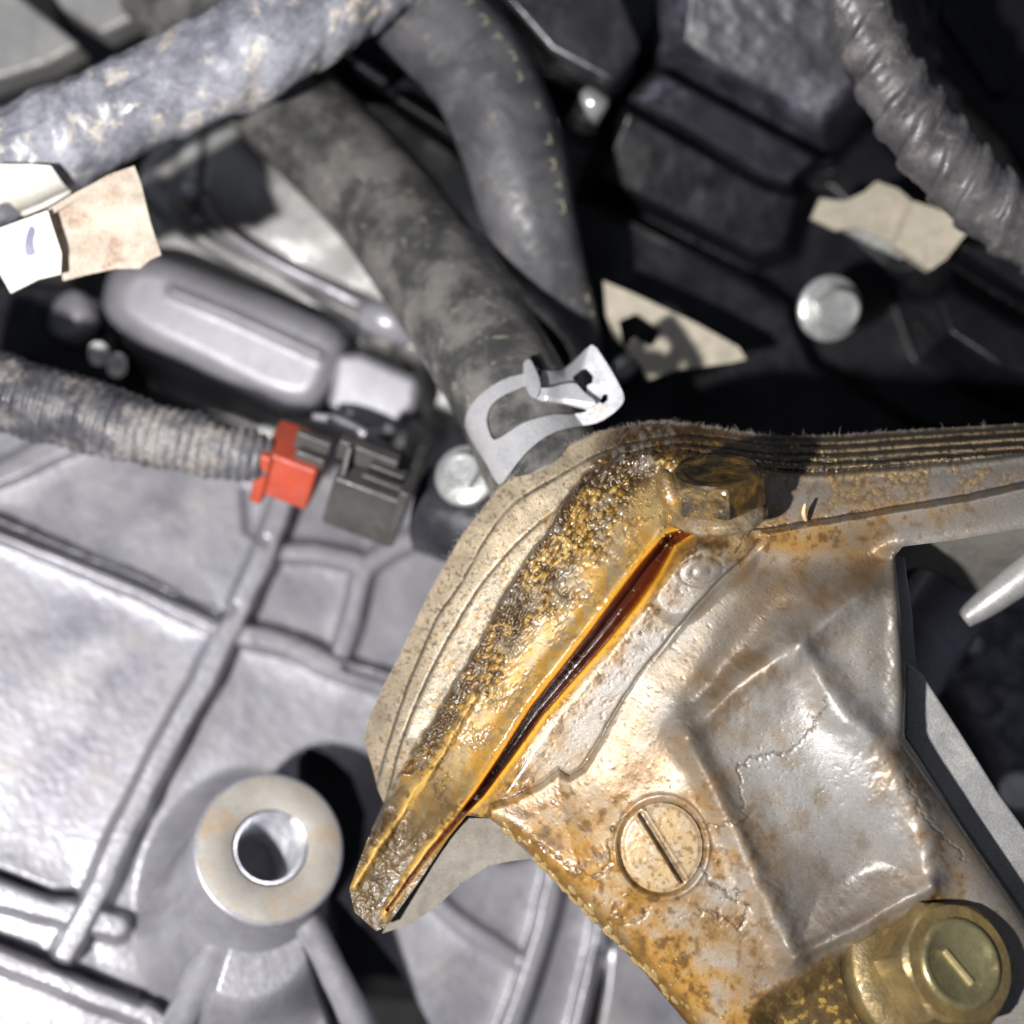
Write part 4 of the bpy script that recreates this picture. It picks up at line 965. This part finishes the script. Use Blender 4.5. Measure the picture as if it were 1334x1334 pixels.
    for d_ in (dA, dB): C = mixc(C, dark, np.exp(-(d_/(1.0+1.3*n2))**2)*.95*sstep(.26, .38, n1))
    C = mixc(C, dark, np.exp(-(dC/3.5)**2)*.75*sstep(.40, .52, n2)*(1-body))
    C = mixc(C, dark, np.exp(-(dc/1.3)**2)*.8)
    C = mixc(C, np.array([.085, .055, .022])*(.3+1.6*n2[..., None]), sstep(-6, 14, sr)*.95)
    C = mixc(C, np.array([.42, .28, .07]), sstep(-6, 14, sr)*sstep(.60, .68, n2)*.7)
    C = mixc(C, np.array([.15, .12, .095]), .7*gau(X, Y, 1105, 1140, 85, 62, -.3)*(.5+.8*n1))  # shade in the deep end of the pocket, put into the colour
    C = mixc(C, np.array([.17, .115, .065]), .6*gau(X, Y, 930, 1030, 26, 80, -.5) + .6*gau(X, Y, 1060, 1235, 110, 26, -.5) + .45*gau(X, Y, 1250, 1100, 30, 120, -.6))
    C = mixc(C, np.array([.43, .42, .415]), np.clip(.8*gau(X, Y, 1090, 1000, 110, 140, -.4)*sstep(.6, .35, n1), 0, .8))
    hair = sstep(6, 0, d0+4*n2)*sstep(640, 720, X)
    C = mixc(C, np.array([.03, .028, .024]), hair*.85)
    pits = sstep(.70, .77, fbm(X/5, Y/5, o=3, s=111)); C = mixc(C, brown*1.2, pits*.4*(1-sand*.4)*np.clip(.2+amber+crust, 0, 1))
    wet = (1-.75*lb)*np.clip(1.0*(rt < 1.2)*main + amber*.75*sstep(.25, .6, n1+.1) + crust*.42*sstep(.42, .60, n2) + lip*.7 + lb*.1 + .45*sstep(-6, 10, sr), 0, 1)*(1-.9*sand)
    wet = np.maximum(wet, edgeL*sstep(34, 4, so)); wet = np.maximum(wet, .30*gau(X, Y, 1060, 1080, 150, 170))
    # relief
    inn = sstep(.9, 1.3, ds/np.maximum(ws, 1))
    Z -= .35*np.exp(-((dC-30)/1.6)**2)*(1-body)*(1-right)*(1-wf)
    Z = Z + .035*(n3-.5) + .30*(n2-.5)*inn*(.06+.10*np.clip(amber, 0, 1)+crust) + crust*(.42*gran - .2) + .16*sand*(fbm(X/4, Y/4, o=3, s=112)-.5) + lam*.30*(lamc-.5) + lb*.5*(n2-.5) + .5*(n1-.5)*crust
    Z = Z - .06*pits
    met = np.clip(1 - crust - 1.1*amber - lb - lam - .6*(lip > .3), 0, 1)
    C = mixc(C, np.array([.16, .085, .02]), edgeL*sstep(34, 8, so+8*n2)*.85)
    C = C*.84
    hero_cache.update(met=met, C=C, wet=wet, crust=np.clip(crust + .3*lb + lam*.5, 0, 1), d=(d0, dA, dB, dC), sseam=sseam, ds=ds, ws=ws, slot_side=slot_side, right=right, so=so, lb=lb, sr=sr)
    return Z
hs = empty('oily_housing', P(900, 950, 0), 'oil-soaked cast metal housing with amber varnish, slotted plug and dark seam, centre right', 'metal housing')
X, Y, Z, keep = grid_field(440, 1430, 530, 1420, 1.6, hero, HOUT)
hc = hero_cache; d0, dA, dB, dC = hc['d']
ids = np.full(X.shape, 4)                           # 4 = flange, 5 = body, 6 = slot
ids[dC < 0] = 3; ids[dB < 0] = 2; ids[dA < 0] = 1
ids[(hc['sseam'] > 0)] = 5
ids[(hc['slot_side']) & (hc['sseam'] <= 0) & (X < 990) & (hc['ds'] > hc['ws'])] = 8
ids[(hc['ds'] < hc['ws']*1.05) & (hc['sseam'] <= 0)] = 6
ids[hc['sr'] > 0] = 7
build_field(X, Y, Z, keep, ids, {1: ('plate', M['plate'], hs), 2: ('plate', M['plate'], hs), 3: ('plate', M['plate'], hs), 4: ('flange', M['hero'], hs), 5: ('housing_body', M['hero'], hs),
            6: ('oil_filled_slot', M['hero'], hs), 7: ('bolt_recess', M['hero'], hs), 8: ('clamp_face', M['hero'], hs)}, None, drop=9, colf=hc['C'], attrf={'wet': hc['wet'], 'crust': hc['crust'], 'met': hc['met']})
hs_parts = {o.name.split('.')[0]: o for o in hs.children}
# slotted plug
def field_z(x, y): return float(Z[int(round((y-530)/1.6)), int(round((x-440)/1.6))])
pz = .15 + sum(field_z(862+64*math.cos(a), 1104+70*math.sin(a)) for a in (0, 1, 2, 3, 4, 5, 6))/7
def plug_z(x, y):
    dp = np.hypot((x-862)/53., (y-1104)/58.); sl_ = sdseg(x, y, [(836, 1062), (888, 1146)])
    return pz + .25*(1-dp**2) - .55*np.exp(-((dp-.90)/.035)**2)*0 - .5*sstep(.88, 1.0, dp) - 1.0*(1-sstep(3.0, 5.0, sl_)) + .35*np.exp(-((sl_-7)/2.5)**2) + .10*(fbm(x/6, y/6, s=121)-.5)
def plug_c(x, y, Z):
    n1 = fbm(x/16, y/16, s=122); n2 = fbm(x/5, y/5, s=123); c = np.ones(x.shape+(3,))*np.array([.50, .36, .20])
    c = c*(1-sstep(.45, .65, n1)[..., None]*.5) + np.array([.48, .42, .33])*sstep(.45, .65, n1)[..., None]*.5
    c = c*(1-(sstep(.56, .68, n2)*.6)[..., None]) + np.array([.16, .07, .02])*(sstep(.56, .68, n2)*.6)[..., None]
    sl_ = sdseg(x, y, [(836, 1062), (888, 1146)]); t_ = (1-sstep(2, 5, sl_))[..., None]*.7
    return c*(1-t_) + np.array([.07, .05, .035])*t_
th = np.linspace(0, 2*math.pi, 49)[:-1]
sheet('slotted_plug', [(862+53*math.cos(a), 1104+58*math.sin(a)) for a in th], plug_z, M['hero'], hs, step=1.3, thick=2.5, colf=plug_c,
      attrf=lambda x, y, Z: {'wet': .45+.4*fbm(x/12, y/12, s=124), 'crust': 0*x, 'met': .5+0*x})
# mounting pad below the lower limb, smooth side
lp = sheet('lower_pad', [(604, 1066), (640, 1066), (668, 1092), (694, 1118), (664, 1122), (636, 1128), (602, 1150), (569, 1181), (535, 1204), (498, 1216), (520, 1180), (570, 1110)],
      lambda x, y: -11 - .03*(y-1070) + .010*(x-600), dirty('smooth_tan_metal', (.24, .215, .185), (.19, .17, .145), (.42, .28, .12), .5, .3, .2, (.6, .75), 2.6, .15, .15), hs, step=2, thick=6)
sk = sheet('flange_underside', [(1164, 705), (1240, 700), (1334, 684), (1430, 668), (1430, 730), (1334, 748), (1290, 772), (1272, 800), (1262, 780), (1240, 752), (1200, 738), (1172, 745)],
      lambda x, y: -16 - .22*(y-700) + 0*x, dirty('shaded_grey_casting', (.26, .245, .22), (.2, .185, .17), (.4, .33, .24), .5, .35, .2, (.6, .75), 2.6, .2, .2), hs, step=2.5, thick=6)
obj_w = prism('side_web', [(1160, 716), (1180, 724), (1190, 800), (1198, 900), (1194, 990), (1172, 962), (1168, 840)], -9, -40, M['alu_dull'], hs, .8)

# bolt half buried in varnish at the top of the slot
t1 = empty('varnished_bolt', P(915, 655, 2), 'amber varnished hexagon flange bolt at the top end of the oil slot', 'bolt')
bax = (-.12, .90, .40)
def bmat(base, base2, dirt, rough, wet, name): return dirty(name, base, base2, dirt, rough, .3, .45, (.46, .60), 2.6, .45, .3, .30, coat=wet, amount=.95)
m_hex = bmat((.17, .10, .02), (.035, .022, .010), (.012, .009, .006), .26, .8, 'varnished_bolt_head')
m_fl = bmat((.27, .225, .16), (.20, .13, .05), (.09, .05, .02), .36, .3, 'varnished_bolt_flange')
bc1 = P(936, 662, 1.6)
lathe('washer_flange', bc1, bax, [(7.0, -1.6), (7.6, -.9), (7.6, .2), (6.6, 1.2)], m_fl, t1, 56)
hex_head('hex_head', bc1, bax, 12.8, 5.2, m_hex, t1, 1.2, .62, .3)

bm = bmesh.new()
for (x, y, z, r, sx, sy, rot) in ((874, 645, 1.4, 2.6, .75, 1.7, .35), (884, 672, 1.0, 2.0, 1.1, 1.0, 0)):
    bmesh.ops.create_icosphere(bm, subdivisions=3, radius=r*MM, matrix=Matrix.Translation(Vector(P(x, y, z))*MM) @ Matrix.Rotation(rot, 4, 'Z') @ Matrix.Diagonal((sx, sy, .9, 1)))
me = bpy.data.meshes.new('varnish_drip'); bm.to_mesh(me); bm.free(); me.polygons.foreach_set('use_smooth', [True]*len(me.polygons))
me.materials.append(bmat((.30, .17, .035), (.12, .085, .05), (.06, .04, .025), .22, .8, 'thick_varnish'))
o_ = bpy.data.objects.new('varnish_drip', me); COL.objects.link(o_); o_.parent = t1; o_.location = -t1.location
for o_ in t1.children: roughen(o_, 3, .35, 2.2)

# big bolt in the recess, lower right
M['bolt_mark'] = dirty('worn_stamp', (.62, .52, .26), (.5, .42, .22), (.3, .2, .1), .3, .5, .3, (.6, .75), 2.4, .1, .1)
t2 = empty('gold_flange_bolt', P(1225, 1270, 6), 'large oily gold flange bolt in the bottom right corner, dash stamped on its head', 'bolt')
a2 = Vector((.24, .40, .90)).normalized(); bc2 = tuple(Vector(P(1250, 1255, 12.5)) - a2*9.4)
lathe('washer_flange', bc2, a2, [(12.6, -3.5), (12.6, .2), (12.2, .8), (9.6, 1.7)], M['gold_bolt'], t2, 64)
hx = hex_head('hex_head', bc2, a2, 16.8, 8.2, M['gold_bolt'], t2, 1.4, .35, 0)
tc_ = Vector(bc2)+a2*9.4
lathe('round_cap', tc_, a2, [(6.5, -.8), (6.4, .45), (6.1, .75), (5.5, .80), (5.2, .45), (.01, .50)], M['bolt_face'], t2, 56)
_, u_, v_ = frame(a2)
p0, p1 = Vector(P(1228, 1250, 8)), Vector(P(1259, 1294, 8)); dr = (p1-p0); dr = (dr - a2*dr.dot(a2)).normalized()
obox('stamped_dash', tc_ + a2*.6 - a2.cross(dr)*.9, dr, a2.cross(dr), 6.0, .9, .6, M['bolt_mark'], hx, .2)


# beads of oil and lint
def on_field(x, y):
    j = int(round((x-440)/1.6)); i = int(round((y-530)/1.6)); return float(Z[i, j])
bm = bmesh.new(); R3 = random.Random(3)
spots = []
for _ in range(230): spots.append((R3.gauss(0, 1), R3.random(), 0))
cl_ = [((745, 700), (850, 610), 30, 90), ((640, 860), (740, 720), 22, 60), ((820, 640), (880, 700), 14, 45), ((650, 1078), (905, 1335), 7, 75), ((960, 575), (1100, 600), 12, 30), ((560, 1000), (650, 860), 16, 25),
       ((850, 1250), (960, 1320), 26, 30),]
for (a, b_, w1, cnt) in cl_:
    for k in range(cnt):
        t_ = R3.random(); x = a[0]+(b_[0]-a[0])*t_; y = a[1]+(b_[1]-a[1])*t_
        nx, ny = -(b_[1]-a[1]), b_[0]-a[0]; L = math.hypot(nx, ny); g = R3.gauss(0, .6)*w1
        if w1 == 7: x += (2+abs(g)*1.2)*.7; y -= (2+abs(g)*1.2)*.7
        else: x += nx/L*g; y += ny/L*g
        zz = on_field(x, y); r = R3.uniform(.10, .34)*(1.9 if w1 == 7 else 1)
        c = P(x, y, zz+r*.1)
        bmesh.ops.create_icosphere(bm, subdivisions=2, radius=r*MM, matrix=Matrix.Translation((Vector(c))*MM) @ (Matrix.Rotation(.85, 4, 'Z').inverted() @ Matrix.Diagonal((1.6, .8, .55, 1)) if w1 == 7 else Matrix.Diagonal((1, 1, .7, 1))))
me = bpy.data.meshes.new('oil_droplets'); bm.to_mesh(me); bm.free(); me.materials.append(M['bead']); me.polygons.foreach_set('use_smooth', [True]*len(me.polygons))
od = bpy.data.objects.new('oil_droplets', me); COL.objects.link(od); od.parent = hs; od.location = -hs.location; od['kind'] = 'stuff'
vs, fs = [], []
def fibre(x, y, z, ang, L, curl, r=.035):
    n_ = 6; px_, py_, pz_ = P(x, y, z); k0 = len(vs)
    for i in range(n_):
        rr = r*(1-.6*i/n_)
        for q in range(3): vs.append((px_+rr*math.cos(q*2.1), py_+rr*math.sin(q*2.1), pz_))
        px_ += math.cos(ang)*L/n_; py_ += math.sin(ang)*L/n_; pz_ += L/n_*.35; ang += curl/n_
    for i in range(n_-1):
        for q in range(3): a_ = k0+i*3; fs.append([a_+q, a_+(q+1) % 3, a_+3+(q+1) % 3, a_+3+q])
edge = np.array(smooth_pts(L0, 14)); 
for _ in range(900):
    k = R3.randrange(60, len(edge)-2); x, y = edge[k]
    if x < 560: continue
    dx, dy = edge[k+1]-edge[k]; ang = math.atan2(dx, dy)*0 + math.atan2(-(dy), dx) + math.pi/2 + R3.gauss(0, .6)
    fibre(x+R3.gauss(0, 1), y+abs(R3.gauss(0, 3)), -19.5, ang, R3.uniform(.25, .9)*(2.2 if R3.random() < .05 else 1), R3.gauss(0, 1.4), .03)
lf = obj('edge_lint', vs, fs, M['lint'], hs); lf['kind'] = 'stuff'
st = sweep('straw_bit', [(1050, 678, -2), (1047, 668, -1.0), (1049, 656, -.8)], [2.6, 3.2, 1.8], M['straw'], None, 12); tag(st, 'tiny orange straw bit lying on the flange right of the varnished bolt', 'debris')
